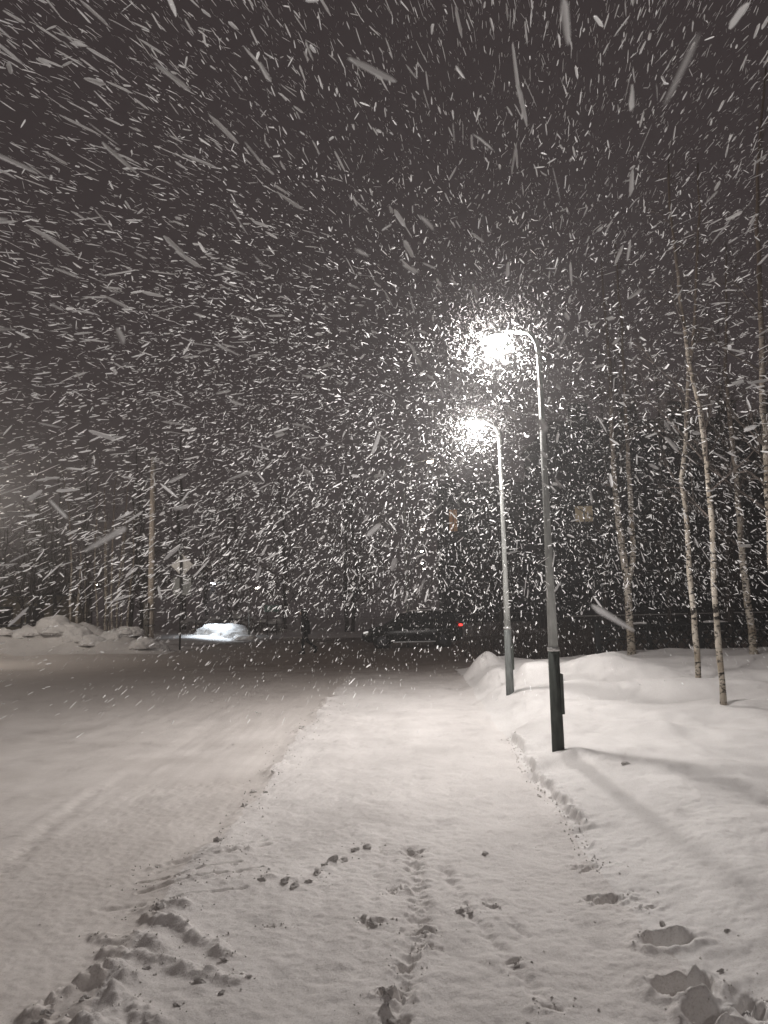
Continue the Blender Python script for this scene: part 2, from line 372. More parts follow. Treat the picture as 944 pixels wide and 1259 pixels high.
def height(x, y):
    x = np.asarray(x, float); y = np.asarray(y, float)
    z = 0.02 * fbm(x * 0.35, y * 0.35, 1, 3) + 0.020 * fbm(x * 3.0, y * 0.35, 3, 3) + 0.006 * fbm(x * 3, y * 1.6, 5, 4)
    xl = xl_edge(y); xr = xr_edge(y)
    along = 1 - sstep(19.5, 22.5, y)                        # path and right-hand bank end at the cross street
    behind = 1.0
    # trodden path, a little proud of the road
    pth = sstep(-0.16, 0.16, x - xl) * along
    z = z + 0.038 * pth + pth * (0.018 * fbm(x * 2.2, y * 2.2, 9, 4) + 0.010 * fbm(x * 8, y * 8, 12, 3))
    # crumbly line where path meets road
    crumb = np.exp(-((x - xl) / 0.11) ** 2) * along
    z = z + crumb * (0.012 + 0.075 * np.clip(fbm(x * 6, y * 6, 21, 4), -0.1, 1)) * (0.25 + 0.75 * sstep(-0.1, 0.15, vnoise(y * 0.8, x * 0 + 5, 23)))
    # right-hand bank
    e = x - xr
    sharp = sstep(4.9, 5.6, y) * (1 - sstep(9.4, 10.4, y)) * (0.35 + 0.65 * sstep(-0.25, 0.1, vnoise(y * 1.6, y * 0, 61)))
    crust = np.exp(-((e - 0.03) / 0.10) ** 2) * sharp
    soft = sstep(-0.10, 0.75, e)
    hard = sstep(-0.01, 0.045, e + 0.05 * fbm(x * 7, y * 7, 63, 3))
    hb = 0.20 + 0.028 * np.clip(y - 8, -3, 7) + 0.02 * np.clip(y - 3, 0, 30) * 0.0
    bank = hb * (soft * (1 - 0.42 * sharp) + hard * 0.42 * sharp)
    bank = bank + crust * 0.05 * fbm(x * 11, y * 11, 66, 4)
    und = sstep(0.3, 1.6, e)
    bank = bank + und * (0.13 * fbm(x * 0.5, y * 0.8, 71, 3) + 0.060 * fbm(x * 1.4, y * 2.2, 73, 3))
    # wind ripples running across the bank further back
    bank = bank + und * sstep(9, 11, y) * (1 - sstep(16, 18, y)) * 0.075 * np.sin(y * 3.1 + 0.35 * x + 2.2 * vnoise(x * 0.4, y * 0.5, 77))
    bank = bank + sstep(2.5, 5, e) * 0.10 * sstep(11, 18, y)
    # mounds
    p = on_z(742, 850, 0.42); bank = bank + gb(x, y, xat(752, 820, 14.8), 14.8, 0.95, 0.7, 0.42, 1.7)
    bank = bank + gb(x, y, xat(662, 850, 13.6), 13.6, 0.36, 0.40, 0.36, 3.6)
    bank = bank + gb(x, y, xat(604, 830, 15.4), 15.4, 0.30, 0.7, 0.22, 2.2) + gb(x, y, xat(592, 815, 18.2), 18.2, 0.38, 0.5, 0.32, 2.6)
    bank = bank + gb(x, y, xat(612, 845, 13.4), 13.4, 0.30, 0.5, 0.12)
    bank = bank - gb(x, y, xat(640, 872, 11.2), 11.2, 0.55, 0.55, 0.10, 3)
    bank = bank + gb(x, y, xat(826, 905, 8.9), 8.9, 0.35, 0.22, 0.09, 2.4) + gb(x, y, xat(912, 912, 8.7), 8.7, 0.30, 0.2, 0.08, 2.4)
    bank = bank - gb(x, y, xat(672, 932, 7.9), 7.75, 0.34, 0.22, 0.075, 3.2) + gb(x, y, xat(700, 925, 8.1), 8.05, 0.16, 0.13, 0.05)
    bank = bank + gb(x, y, 2.55, 5.2, 0.7, 1.8, 0.05) - gb(x, y, 3.6, 6.2, 0.9, 1.4, 0.06)
    z = z + bank * along * sstep(-0.3, 0.0, e + 0.12)
    # footprints and pits
    for cx, cy, rx, ry, dp, rim in CR:
        m = (np.abs(x - cx) < 0.5) & (np.abs(y - cy) < 0.5)
        if not m.any(): continue
        xx = x[m]; yy = y[m]
        big = rx > 0.085 and dp > 0.05
        if big:      # a deep boot hole with a crumbled rim
            q = np.hypot((xx - cx) / rx, (yy - cy) / ry) + 0.20 * fbm(xx * 8 + cx, yy * 8, 81, 3) + 0.04 * fbm(xx * 28, yy * 28, 82, 3)
            z[m] += -1.6 * dp * np.clip(1 - np.clip(q, 0, 9) ** 2.2, 0, 1) ** 0.8 + rim * np.exp(-((q - 1.25) / 0.35) ** 2) * (1 + 1.5 * fbm(xx * 14, yy * 14, 83, 3)) \
                + (1 - sstep(0.5, 1.0, q)) * 0.35 * dp * fbm(xx * 10, yy * 10, 87, 3)
        else:        # scuffed, broken crust
            q = np.hypot((xx - cx) / rx, (yy - cy) / ry) * 0.75 + 0.75 * fbm(xx * 14 + cx * 5, yy * 14, 81, 4)
            z[m] += (1 - sstep(0.45, 1.05, q)) * dp * 2.1 * (-0.45 + 1.6 * fbm(xx * 24, yy * 30, 88, 4)) + 0.6 * rim * np.exp(-((q - 1.15) / 0.3) ** 2) * (0.4 + 3.0 * fbm(xx * 20, yy * 20, 83, 3))
    near = (y > 2.0) & (y < 8) & (x > -4) & (x < 2.5)
    if near.any():
        xx = x[near]; yy = y[near]; dz = np.zeros_like(xx)
        wx = xx + 0.035 * fbm(xx * 6, yy * 6, 91, 3); wy = yy + 0.035 * fbm(xx * 6, yy * 6, 95, 3)
        for pl, h, w in RIDGES:
            d = seg_dist(wx, wy, pl) / w
            dz = np.maximum(dz, 0.68 * h * np.exp(-np.abs(d / 0.80) ** 2.6) * (0.85 + 0.8 * fbm(xx * 9, yy * 9, 97, 3) + 0.6 * fbm(xx * 30, yy * 30, 98, 3)))
        z[near] += dz
        dz = np.zeros_like(xx)
        for pl, h, w in GROOVES:
            d = seg_dist(xx + 0.01 * fbm(xx * 9, yy * 9, 99, 3), yy, pl) / w
            dz += h * 1.3 * np.exp(-(d / 1.8) ** 2) * fbm(xx * 20, yy * 20, 131, 4)
            dz += -h * np.exp(-d ** 2) + 0.2 * h * np.exp(-((d - 2.0) / 0.7) ** 2)
        z[near] += dz
        # small pocks all over the trodden surface
        z[near] += 0.0065 * fbm(xx * 22, yy * 22, 103, 3)
    # far-left ploughed bank
    cl = 34.5 + 0.9 * vnoise(x * 0.3, x * 0, 111)
    lf = sstep(-8.6, -11.5, x) if False else 1 - sstep(-11.8, -8.8, x)
    lump = 0.60 + 0.9 * fbm(x * 0.6, y * 0.7, 113, 3) + 0.75 * np.abs(fbm(x * 1.3, y * 1.3, 117, 4))
    z = z + lf * np.clip(lump, 0.15, 2) * np.exp(-np.abs((y - cl - 0.5) / 1.8) ** 1.8) * (0.75 + 0.35 * sstep(-13, -15, x) if False else 0.95)
    z = z + lf * 0.28 * sstep(35, 37, y)
    px_ = xat(108, 775, 35.5); z = z + gb(x, y, px_, 35.3, 0.9, 1.0, 0.55, 2.4) + gb(x, y, xat(70, 780, 35), 35.0, 0.6, 0.8, 0.35, 2.4)
    # far side of the cross street
    fs = sstep(45, 47, y + 0.12 * x)
    z = z + fs * (0.18 + 0.15 * fbm(x * 0.4, y * 0.4, 121, 3)) * (1 - np.exp(-((x - 2.5) / 4.5) ** 4))
    # snow verge outside the bank at the right and around the fence
    return z
def hz(x, y):
    return float(height(np.array([float(x)]), np.array([float(y)]))[0])

# ------------------------------------------------------------------ ground sheets
def axis_x():
    c = np.arange(-2.4, 2.6001, 0.0125); out = [c]
    s = 0.0125; v = c[-1]; r = []
    while v < 128: s = min(s * 1.045, 6); v += s; r.append(v)
    s = 0.0125; v = c[0]; l = []
    while v > -128: s = min(s * 1.045, 6); v -= s; l.append(v)
    return np.array(l[::-1] + list(c) + r)
def axis_y():
    c = list(np.arange(2.4, 5.6, 0.0115)); s = 0.0115; v = c[-1]
    while v < 150: s = min(s * 1.0135, 5); v += s; c.append(v)
    s = 0.0115; v = 2.4; b = []
    while v > -50: s = min(s * 1.09, 5); v -= s; b.append(v)
    return np.array(b[::-1] + c)
gx = axis_x(); gy = axis_y()
GX, GY = np.meshgrid(gx, gy)
GZ = height(GX.ravel(), GY.ravel()).reshape(GX.shape)
dzdx = np.gradient(GZ, gx, axis=1); dzdy = np.gradient(GZ, gy, axis=0)
NRM = np.stack([-dzdx, -dzdy, np.ones_like(GZ)], -1); NRM /= np.linalg.norm(NRM, axis=-1, keepdims=True)
nx, ny = len(gx), len(gy)
idx = np.arange(nx * ny).reshape(ny, nx)
quads = np.stack([idx[:-1, :-1], idx[:-1, 1:], idx[1:, 1:], idx[1:, :-1]], -1).reshape(-1, 4)
cxm = (0.25 * (GX[:-1, :-1] + GX[:-1, 1:] + GX[1:, 1:] + GX[1:, :-1])).ravel()
cym = (0.25 * (GY[:-1, :-1] + GY[:-1, 1:] + GY[1:, 1:] + GY[1:, :-1])).ravel()
al = cym < 21.5
is_bank = (al & (cxm > xr_edge(cym) - 0.05)) | ((cxm < -9.2) & (cym > 32.8 + 0.9 * vnoise(cxm * 0.3, cxm * 0, 111))) | (cym + 0.12 * cxm > 46)
is_path = al & ~is_bank & (cxm > xl_edge(cym))
VV = np.stack([GX.ravel(), GY.ravel(), GZ.ravel()], -1); NN = NRM.reshape(-1, 3)
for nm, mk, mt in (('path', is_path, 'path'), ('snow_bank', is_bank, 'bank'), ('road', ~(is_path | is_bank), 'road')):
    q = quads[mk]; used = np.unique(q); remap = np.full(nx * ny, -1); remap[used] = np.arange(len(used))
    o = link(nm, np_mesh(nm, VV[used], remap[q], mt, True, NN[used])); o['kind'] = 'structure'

# ------------------------------------------------------------------ street lamps
def batwing(light, I, up=1.1, peak=1.9, warm=(1.0, 0.965, 0.93), narrow=False, front=None, back=0.62):
    light.use_nodes = True
    N = light.node_tree.nodes; L = light.node_tree.links
    em = N['Emission']; em.inputs['Color'].default_value = warm + (1,)
    g = N.new('ShaderNodeNewGeometry'); sx = N.new('ShaderNodeSeparateXYZ'); L.new(g.outputs['Incoming'], sx.inputs[0])
    fc = N.new('ShaderNodeFloatCurve')     # intensity against cos(angle from straight down)
    c = fc.mapping.curves[0]
    pts = [(0.0, up), (0.50, up), (0.60, up), (0.70, 0.5 * (up + peak)), (0.77, peak), (0.85, 0.85 * peak), (0.93, 0.65 * peak), (1.0, 1.0)]
    if narrow: pts = [(0.0, 0.03), (0.55, 0.04), (0.82, 0.08), (0.90, 0.5), (0.95, 2.0), (1.0, 3.2)]   # a small downlight
    while len(c.points) < len(pts): c.points.new(0.5, 0.5)
    for p, (a, b) in zip(c.points, pts): p.location = (a, b / 4.0)
    fc.mapping.update()
    mr = N.new('ShaderNodeMath'); mr.operation = 'MULTIPLY_ADD'; mr.inputs[1].default_value = -0.5; mr.inputs[2].default_value = 0.5
    L.new(sx.outputs[2], mr.inputs[0]); L.new(mr.outputs[0], fc.inputs['Value'])
    ml = N.new('ShaderNodeMath'); ml.operation = 'MULTIPLY'; ml.inputs[1].default_value = 4.0
    L.new(fc.outputs[0], ml.inputs[0]); out = ml.outputs[0]
    if front is not None:                  # road optics: little light is thrown back behind the post
        dp = N.new('ShaderNodeVectorMath'); dp.operation = 'DOT_PRODUCT'; L.new(g.outputs['Incoming'], dp.inputs[0]); dp.inputs[1].default_value = front
        m2 = N.new('ShaderNodeMapRange'); m2.interpolation_type = 'SMOOTHSTEP'; L.new(dp.outputs['Value'], m2.inputs[0])
        m2.inputs[1].default_value = -0.75; m2.inputs[2].default_value = 0.05; m2.inputs[3].default_value = back; m2.inputs[4].default_value = 1.0
        m4 = N.new('ShaderNodeMath'); m4.operation = 'MULTIPLY'; L.new(out, m4.inputs[0]); L.new(m2.outputs[0], m4.inputs[1]); out = m4.outputs[0]
    L.new(out, em.inputs['Strength'])
    light.energy = I * 4 * math.pi * math.pi / 1.0 / math.pi   # watts for the wanted intensity

def street_lamp(loc, head, label, group, intensity=None, lens='lens', collar=1.07, rb=0.066, light_col=(1.0, 0.950, 0.915), detail=True, up=1.1, head_len=0.31, radius=0.095, peak=1.9, narrow=False, front=None, sleeve='sleeve'):
    """loc: base; head: world point of the middle of the luminaire."""
    t = thing('street_lamp', label, 'street lamp', loc, 0, group)
    b = Vector(loc); h = Vector(head) - b
    H = h.z; hd = Vector((h.x, h.y, 0)); reach = hd.length; d = hd.normalized()
    s = rb / 0.066
    MB().tube([(0, 0, -0.35), (0, 0, 0), (0, 0, collar)], [0.068 * s, 0.067 * s, 0.060 * s], 16 if detail else 8).build('base_sleeve', sleeve, t, True)
    bend = min(0.5 * reach, 0.34)
    P = [Vector((0, 0, collar - 0.02)), Vector((0, 0, 0.5 * H)), Vector((0, 0, H - bend - 0.14))]
    Rr = [0.056 * s, 0.037 * s, 0.028 * s]
    for k in range(1, 7):
        a = k / 6 * R(62)
        P.append(Vector((0, 0, H - bend - 0.14)) + d * bend * (1 - math.cos(a)) * 1.0 + Vector((0, 0, bend * math.sin(a) * 1.1))); Rr.append(0.027 * s)
    pole = MB().tube(P[:3], Rr[:3], 14 if detail else 8).build('pole', 'pole', t, True)
    end = d * (reach - head_len * 0.42) + Vector((0, 0, H + 0.0))
    MB().tube(P[2:] + [end], Rr[2:] + [0.024 * s], 12 if detail else 6).build('arm', 'pole', t, True)
    rz = math.atan2(d.y, d.x); tilt = R(8)
    q = Euler((0, -tilt, rz)).to_matrix()
    hc = Vector((h.x, h.y, H))
    # tapered flat LED head
    L_, W_ = head_len, head_len * 0.72
    rings = []
    for u, w, zt, zb in ((-0.5, 0.30, 0.030, -0.028), (-0.40, 0.62, 0.042, -0.032), (-0.15, 0.98, 0.050, -0.034), (0.30, 1.0, 0.046, -0.034), (0.46, 0.86, 0.032, -0.032), (0.5, 0.55, 0.012, -0.024)):
        hw = w * W_ / 2
        rings.append([hc + q @ Vector((u * L_, yy, zz)) for yy, zz in ((-hw, zb), (hw, zb), (hw, zt * 0.4), (hw * 0.7, zt), (-hw * 0.7, zt), (-hw, zt * 0.4))])
    head_o = MB().loft(rings).build('luminaire', 'metal', t)
    rr = []
    for zz, k in ((-0.036, 1.0), (-0.085, 0.97), (-0.105, 0.86)):
        rr.append([hc + q @ Vector((0.03 * L_ + ux * L_ * 0.40 * k, uy * W_ * 0.43 * k, zz)) for ux, uy in ((-1, -0.8), (-0.8, -1), (0.8, -1), (1, -0.8), (1, 0.8), (0.8, 1), (-0.8, 1), (-1, 0.8))])
    MB().loft(rr).build('lens', lens, head_o)
    if detail:
        MB().tube([(0, 0, collar - 0.022), (0, 0, collar + 0.018)], [0.0655 * s, 0.0655 * s], 16).build('collar', 'band', t, True)
        MB().box((0.060 * s, -0.028 * s, 0.60), (0.034, 0.075, 0.42)).build('hatch_cover', 'sleeve', t, False, 0.006)
        MB().tube([(0, 0, H * 0.72), (0, 0, H * 0.72 + 0.03)], [0.036 * s, 0.036 * s], 12).build('clamp', 'band', t, True)
        MB().tube([(0.064 * s, 0.0, 0.42), (0.083 * s, 0.0, 0.42)], 0.008, 8).build('bolt', 'band', t)
    if intensity:
        ld = bpy.data.lights.new('lamp_light', 'POINT'); ld.shadow_soft_size = radius
        batwing(ld, intensity, up, peak, light_col, narrow, front)
        lo = bpy.data.objects.new('lamp_light', ld); COL.objects.link(lo); lo.parent = head_o
        lo.location = hc + Vector((0, 0, -0.100 - radius * 0.5))
    return t

def lamp_at(px, py, Y, hx, hy, dY, **k):
    b = at_y(px, py, Y); b.z = hz(b.x, b.y) - 0.01
    return street_lamp(b, at_y(hx, hy, Y + dY), **k)
lamp_at(686, 915, 8.4, 611, 411, 0.62, label='nearest tall street lamp, lit, dark thick base standing in the snow bank', group='street lamps beside the path', intensity=LAMP_I, front=(-1, 0, 0))
lamp_at(627, 848, 12.9, 584, 517, 0.28, label='second street lamp along the path, lit, grey base beside a rounded snow block', group='street lamps beside the path', intensity=LAMP_I * 0.95, front=(-1, 0, 0), sleeve='sleeve_grey')
# lamps of the town further off
G_FAR = 'street lamps far off in the snowfall'
def far_lamp(px, py, Y, label, lens, I=None, col=(1, 0.9, 0.75), dx=-0.9, base=0.0, r=0.055, narrow=False):
    hp = at_y(px, py, Y)
    bz = hz(hp.x - dx, Y)
    street_lamp((hp.x - dx, Y, bz - 0.05), hp, label, G_FAR, I, lens, min(1.0, (hp.z - bz) * 0.25), r, col, False, 0.7, 0.34, 0.08, narrow=narrow)
far_lamp(528, 566, 34.5, 'hazy warm street lamp high above the dark car', 'lens_warm', None, dx=1.2)
far_lamp(519, 650, 58, 'second hazy lamp below the warm glow above the car', 'lens_warm', None, dx=1.2)
far_lamp(518, 677, 78, 'small far lamp in the vertical row above the car', 'lens_far', None, dx=1.2)
far_lamp(519, 692, 99, 'bright pinpoint lamp low in the row above the car', 'lens_far', None, dx=1.2)
far_lamp(521, 699, 116, 'lowest pinpoint lamp of the row above the car', 'lens_far', None, dx=1.2)
far_lamp(118, 718, 72, 'bright pinpoint lamp behind the thin birches at the left', 'lens_far', None, dx=-0.8)
far_lamp(167, 703, 84, 'faint pinpoint lamp just left of the wooden pole', 'lens_warm', None, dx=-0.8)
far_lamp(262, 716, 47.3, 'cool white lamp above the brightly lit snow pile', 'lens_cool', 26.0, (0.80, 0.90, 1.0), dx=-2.2, narrow=True)
far_lamp(316, 722, 63, 'small far lamp between road sign and walker', 'lens_far', None, dx=0.7)

# street lamp of the side street, left of the picture: it lights the ploughed bank
street_lamp((-16.4, 27.0, 0.0), (-15.6, 27.2, 6.2), 'street lamp on the road side left of the ploughed bank', None, 72.0, 'lens', 1.0, 0.075, (1.0, 0.90, 0.80), True, 3.1, 0.5, 0.08, 1.2)
# unseen lamp added behind the camera to brighten the near flakes
street_lamp((2.15, -5.0, 0.1), (1.7, -4.8, 4.9), 'unseen street lamp added behind the viewpoint to light the near flakes', 'street lamps beside the path', LAMP_I * 0.75, up=2.4, peak=0.55)

# ------------------------------------------------------------------ trees
def branchy(mb, p, d, L, r, depth, rng, n_side=4, spread=0.7):
    """a limb and its side twigs."""
    pts = [p.copy()]; rad = [r]; q = p.copy(); dd = d.copy(); n = 4
    for i in range(n):
        dd = (dd + Vector((rng.gauss(0, 0.12), rng.gauss(0, 0.12), rng.gauss(0.02, 0.08)))).normalized()
        q = q + dd * (L / n); pts.append(q.copy()); rad.append(max(0.002, r * (1 - (i + 1) / n * 0.85)))
    mb.tube(pts, rad, n_side if depth > 0 else 3, False)
    if depth > 0:
        for k in range(3 + depth):
            i = rng.uniform(0.25, 1.0) * n; a = int(min(i, n - 1)); f = i - a
            s = pts[a].lerp(pts[a + 1], f)
            ax = Vector((rng.gauss(0, 1), rng.gauss(0, 1), rng.gauss(0, 0.6))).normalized()
            nd = (dd + ax * spread).normalized()
            branchy(mb, s, nd, L * rng.uniform(0.35, 0.6), r * 0.45, depth - 1, rng, 3, spread)

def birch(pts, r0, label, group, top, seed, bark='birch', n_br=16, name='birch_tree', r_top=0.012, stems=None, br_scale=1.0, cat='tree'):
    """pts: world points of the trunk from the ground up; continued to height top."""
    rng = random.Random(seed)
    base = Vector(pts[0])
    t = thing(name, label, cat, base, 0, group)
    allbr = MB()
    def stem(P, ra, rt, nm):
        P = [Vector(p) - base for p in P]
        d = (P[-1] - P[-2]).normalized()
        while P[-1].z < top - base.z:
            d = (d + Vector((rng.gauss(0, 0.05), rng.gauss(0, 0.05), 0.06))).normalized()
            P.append(P[-1] + d * 0.8)
        # refine with small crookedness
        Q = [];
        for a, b in zip(P[:-1], P[1:]):
            m = max(1, int((b - a).length / 0.3))
            for k in range(m): Q.append(a.lerp(b, k / m) + (Vector((rng.gauss(0, 0.010), rng.gauss(0, 0.010), 0)) if Q else Vector()))
        Q.append(P[-1])
        n = len(Q); rad = []
        for i in range(n):
            u = i / (n - 1); rr = ra * (1 - u) ** 0.8 + rt * u
            if i == 0: rr *= 1.25
            rad.append(rr * (1 + rng.gauss(0, 0.04)))
        MB().tube(Q, rad, 9).build(nm, bark, t, True)
        for k in range(n_br):
            u = rng.uniform(0.30, 0.98); i = int(u * (n - 1))
            a = rng.uniform(0, 2 * math.pi)
            dirn = Vector((math.cos(a), math.sin(a), rng.uniform(0.5, 1.3))).normalized()
            branchy(allbr, Q[i], dirn, rng.uniform(0.7, 1.7) * (1.25 - u) * br_scale, rad[i] * 0.42 + 0.002, 2, rng)
    stem(pts, r0, r_top, 'trunk')
    for sp, sr in (stems or []): stem(sp, sr, r_top, 'trunk')
    if len(allbr.f): allbr.build('crown', 'twig', t)
    return t
def trunk_px(pl, Y, sink=0.15):
    P = [at_y(a, b, Y) for a, b in pl]
    P[0].z = hz(P[0].x, Y) - sink
    return P
GB = 'birches on the snow bank at the right'
v1 = trunk_px([(777, 812), (775, 770), (771, 718), (763, 660), (756, 600), (752, 540)], 19.0)
v2 = [v1[2]] + [at_y(a, b, 19.0) for a, b in ((778, 690), (777, 640), (773, 580), (770, 520))]
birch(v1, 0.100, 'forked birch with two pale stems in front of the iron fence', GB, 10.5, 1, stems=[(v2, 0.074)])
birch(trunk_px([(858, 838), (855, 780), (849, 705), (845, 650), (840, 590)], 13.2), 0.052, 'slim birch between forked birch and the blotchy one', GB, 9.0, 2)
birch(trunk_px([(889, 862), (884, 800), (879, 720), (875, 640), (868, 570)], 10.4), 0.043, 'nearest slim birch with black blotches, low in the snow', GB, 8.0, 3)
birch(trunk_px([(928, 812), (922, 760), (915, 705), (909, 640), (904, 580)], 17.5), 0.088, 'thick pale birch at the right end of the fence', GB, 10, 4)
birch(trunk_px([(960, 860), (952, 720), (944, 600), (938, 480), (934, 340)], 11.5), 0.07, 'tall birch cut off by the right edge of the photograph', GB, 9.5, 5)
birch(trunk_px([(826, 806), (822, 740), (816, 660), (812, 600)], 24), 0.07, 'thin dim tree seen behind the fence', GB, 9, 6, bark='dark_bark')
birch(trunk_px([(745, 800), (744, 720), (748, 640), (744, 560)], 26), 0.08, 'dim tree behind the fence, left of the forked birch', GB, 10, 7, bark='dark_bark')
birch(trunk_px([(900, 806), (896, 720), (893, 620), (889, 540)], 23), 0.08, 'dark tree behind the fence beside the thick birch', GB, 10, 8, bark='dark_bark')

GL = 'thin birches behind the ploughed bank'
left_tr = [([(88, 780), (86, 740), (88, 700), (87, 660)], 40, 0.07, 'leftmost thin birch behind the snow bank'),
           ([(93, 781), (95, 745), (98, 715), (99, 690)], 40.5, 0.10, 'stout leaning birch stump beside the leftmost birch'),
           ([(121, 782), (119, 745), (116, 700), (118, 650)], 40, 0.05, 'slim birch crossing the bright pinpoint lamp'),
           ([(128, 782), (130, 740), (129, 690), (129, 640), (128, 590)], 39.5, 0.06, 'left stem of the dense birch clump'),
           ([(134, 783), (132, 735), (130, 690), (132, 630)], 39.8, 0.055, 'second stem of the dense birch clump'),
           ([(138, 783), (137, 730), (138, 680), (141, 600)], 39.4, 0.06, 'middle stem of the dense birch clump'),
           ([(142, 783), (144, 740), (149, 690), (153, 640)], 39.8, 0.06, 'right leaning stem of the dense birch clump'),
           ([(148, 784), (149, 750), (151, 715), (152, 680)], 40.2, 0.05, 'short dark stem right of the birch clump'),
           ([(156, 785), (157, 755), (160, 725), (163, 700)], 39.5, 0.055, 'lone slim birch between the clump and wooden pole'),
           ([(104, 780), (105, 745), (104, 705)], 44, 0.05, 'faint grey stem between stump and clump')]
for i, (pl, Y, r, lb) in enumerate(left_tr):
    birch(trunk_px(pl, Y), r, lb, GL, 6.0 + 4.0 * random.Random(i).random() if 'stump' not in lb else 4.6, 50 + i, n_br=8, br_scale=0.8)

# ------------------------------------------------------------------ distant wood: bare trees one by one
GW = 'bare trees of the dark wood'
protos = []
for k in range(4):
    rng = random.Random(300 + k); H = rng.uniform(11, 14)
    t = thing('wood_tree', 'x', 'tree', (0, 0, 0), 0, GW)
    tp = [Vector((0, 0, -0.3))]
    while tp[-1].z < H: tp.append(tp[-1] + Vector((rng.gauss(0, 0.10), rng.gauss(0, 0.10), 1.0)))
    n = len(tp); tr = [0.16 * (1 - i / n) + 0.015 for i in range(n)]
    MB().tube(tp, tr, 7).build('trunk', 'dark_bark', t, True)
    cb = MB()
    for j in range(34):
        i = int(rng.uniform(0.18, 0.97) * (n - 1)); a = rng.uniform(0, 6.283)
        branchy(cb, tp[i], Vector((math.cos(a), math.sin(a), rng.uniform(0.4, 1.2))).normalized(), rng.uniform(1.6, 3.4) * (1.2 - i / n), tr[i] * 0.42, 2, rng)
    cb.build('crown', 'twig', t)
    protos.append(t)
rngw = random.Random(77); first = set()
wood = []
for i in range(64):
    Y = rngw.uniform(48, 74); px = rngw.uniform(-60, 1010)
    X = xat(px, 760, Y)
    if -2.2 < X < 7.0 and Y > 46: continue
    if X < -13 and Y < 52: Y += 10
    wood.append((X, Y))
for i in range(10):
    Y = rngw.uniform(26, 42); wood.append((rngw.uniform(9, 24), Y))
for i, (X, Y) in enumerate(wood):
    k = i % 4
    if k not in first: o = protos[k]; first.add(k)
    else: o = copy_tree(protos[k])
    o.location = (X, Y, hz(X, Y)); o.rotation_euler = (0, 0, rngw.uniform(0, 6.28)); s = rngw.uniform(0.75, 1.15); o.scale = (s, s, s)
    o['label'] = ('dark bare tree in the wood beyond the cross street, left of the far lamps' if X < 2 else
                  'dark bare tree in the wood beyond the cross street, right of the far lamps') if Y > 44 else 'dark bare tree behind the iron fence and slim birches'

# ------------------------------------------------------------------ wooden utility pole
up_ = at_y(185, 784, 37.0); up_.z = hz(up_.x, 37.0)
t = thing('utility_pole', 'tall plain wooden pole standing left of the road sign', 'pole', up_)
top = at_y(186, 563, 37.0) - up_
MB().tube([(0, 0, -0.3), (0, 0, 1.0), (0, 0, top.z * 0.5), (0, 0, top.z)], [0.165, 0.16, 0.145, 0.125], 12).build('shaft', 'wood', t, True)
MB().box((-0.16, -0.17, 0.75), (0.22, 0.2, 1.9)).build('concrete_stub', 'concrete', t, False, 0.02)
for z in (0.6, 1.35):
    MB().tube([(-0.05, -0.05, z), (-0.05, -0.05, z + 0.05)], [0.27, 0.27], 14).build('wire_tie', 'iron', t, True)
MB().tube([(0, 0, top.z - 0.02), (0, 0, top.z + 0.10)], [0.135, 0.05], 12).build('cap', 'concrete', t, True)

# ------------------------------------------------------------------ road sign seen from behind
sp = at_y(221, 788, 35.6); sp.z = hz(sp.x, 35.6)
t = thing('road_sign', 'diamond road sign seen from behind above a square plate on dark post', 'road sign', sp)
def sz(py): return at_y(222, py, 35.6).z - sp.z
MB().tube([(0, 0, -0.3), (0, 0, sz(683))], 0.045, 10).build('post', 'post', t, True)
zc = sz(695); hw = 0.50
q45 = Euler((0, R(45), 0)).to_matrix()
MB().box((0.06, 0.075, zc), (0.74, 0.02, 0.74), q45).build('diamond_plate', 'sign_back', t, False, 0.006)
z1 = sz(710); z2 = sz(732)
MB().box((0.06, 0.07, (z1 + z2) / 2), (0.84, 0.018, z1 - z2)).build('lower_plate', 'sign_back2', t, False, 0.006)
for z in (z1 + 0.02,):
    MB().box((0.06, 0.055, z), (1.04, 0.035, 0.075)).build('bracket', 'post', t)
for dz in (-0.2, 0.2):
    MB().tube([(0, 0, zc + dz - 0.02), (0, 0, zc + dz + 0.02)], 0.058, 10).build('clamp', 'post', t, True)
# small green board near the shrubs
gp = at_y(334, 748, 49); gz0 = hz(gp.x, 49)
t = thing('sign_board', 'small dim green board on two posts beyond the shrubs', 'sign', (gp.x, 49, gz0))
MB().box((0, 0, gp.z - gz0), (0.95, 0.04, 0.42)).build('panel', 'green', t, False, 0.01)
for s in (-0.3, 0.3):
    MB().tube([(s, 0.05, -0.2), (s, 0.05, gp.z - gz0 + 0.1)], 0.03, 6).build('post', 'post', t)

# ------------------------------------------------------------------ snow pile under the cool lamp, shrubs
def lumpy(name, sx, sy, sz_, seed, m, label, cat, loc, group=None, n=4):
    bm = bmesh.new(); bmesh.ops.create_icosphere(bm, subdivisions=n, radius=1.0)
    co = np.array([v.co[:] for v in bm.verts])
    k = 1 + 0.35 * fbm(co[:, 0] * 1.5 + seed, co[:, 1] * 1.5 + co[:, 2], seed, 4) + 0.2 * fbm(co[:, 0] * 4, co[:, 2] * 4 + co[:, 1] * 3, seed + 5, 3)
    for v, c, kk in zip(bm.verts, co, k):
        v.co = (c[0] * sx * kk, c[1] * sy * kk, max(-0.15, c[2]) * sz_ * kk)
    me = bpy.data.meshes.new(name); bm.to_mesh(me); bm.free(); me.materials.append(MT[m])
    me.polygons.foreach_set('use_smooth', [True] * len(me.polygons))
    o = link(name, me, None, loc)
    if label: tag(o, label, cat, group)
    return o
p1 = at_y(276, 787, 48.4)
lumpy('snow_pile', 1.7, 0.9, 0.75, 3, 'snowcap', 'bright bluish white snow pile lit beside the road', 'snow pile', (p1.x, 48.4, hz(p1.x, 48.4)))
p1 = at_y(300, 786, 47.0)
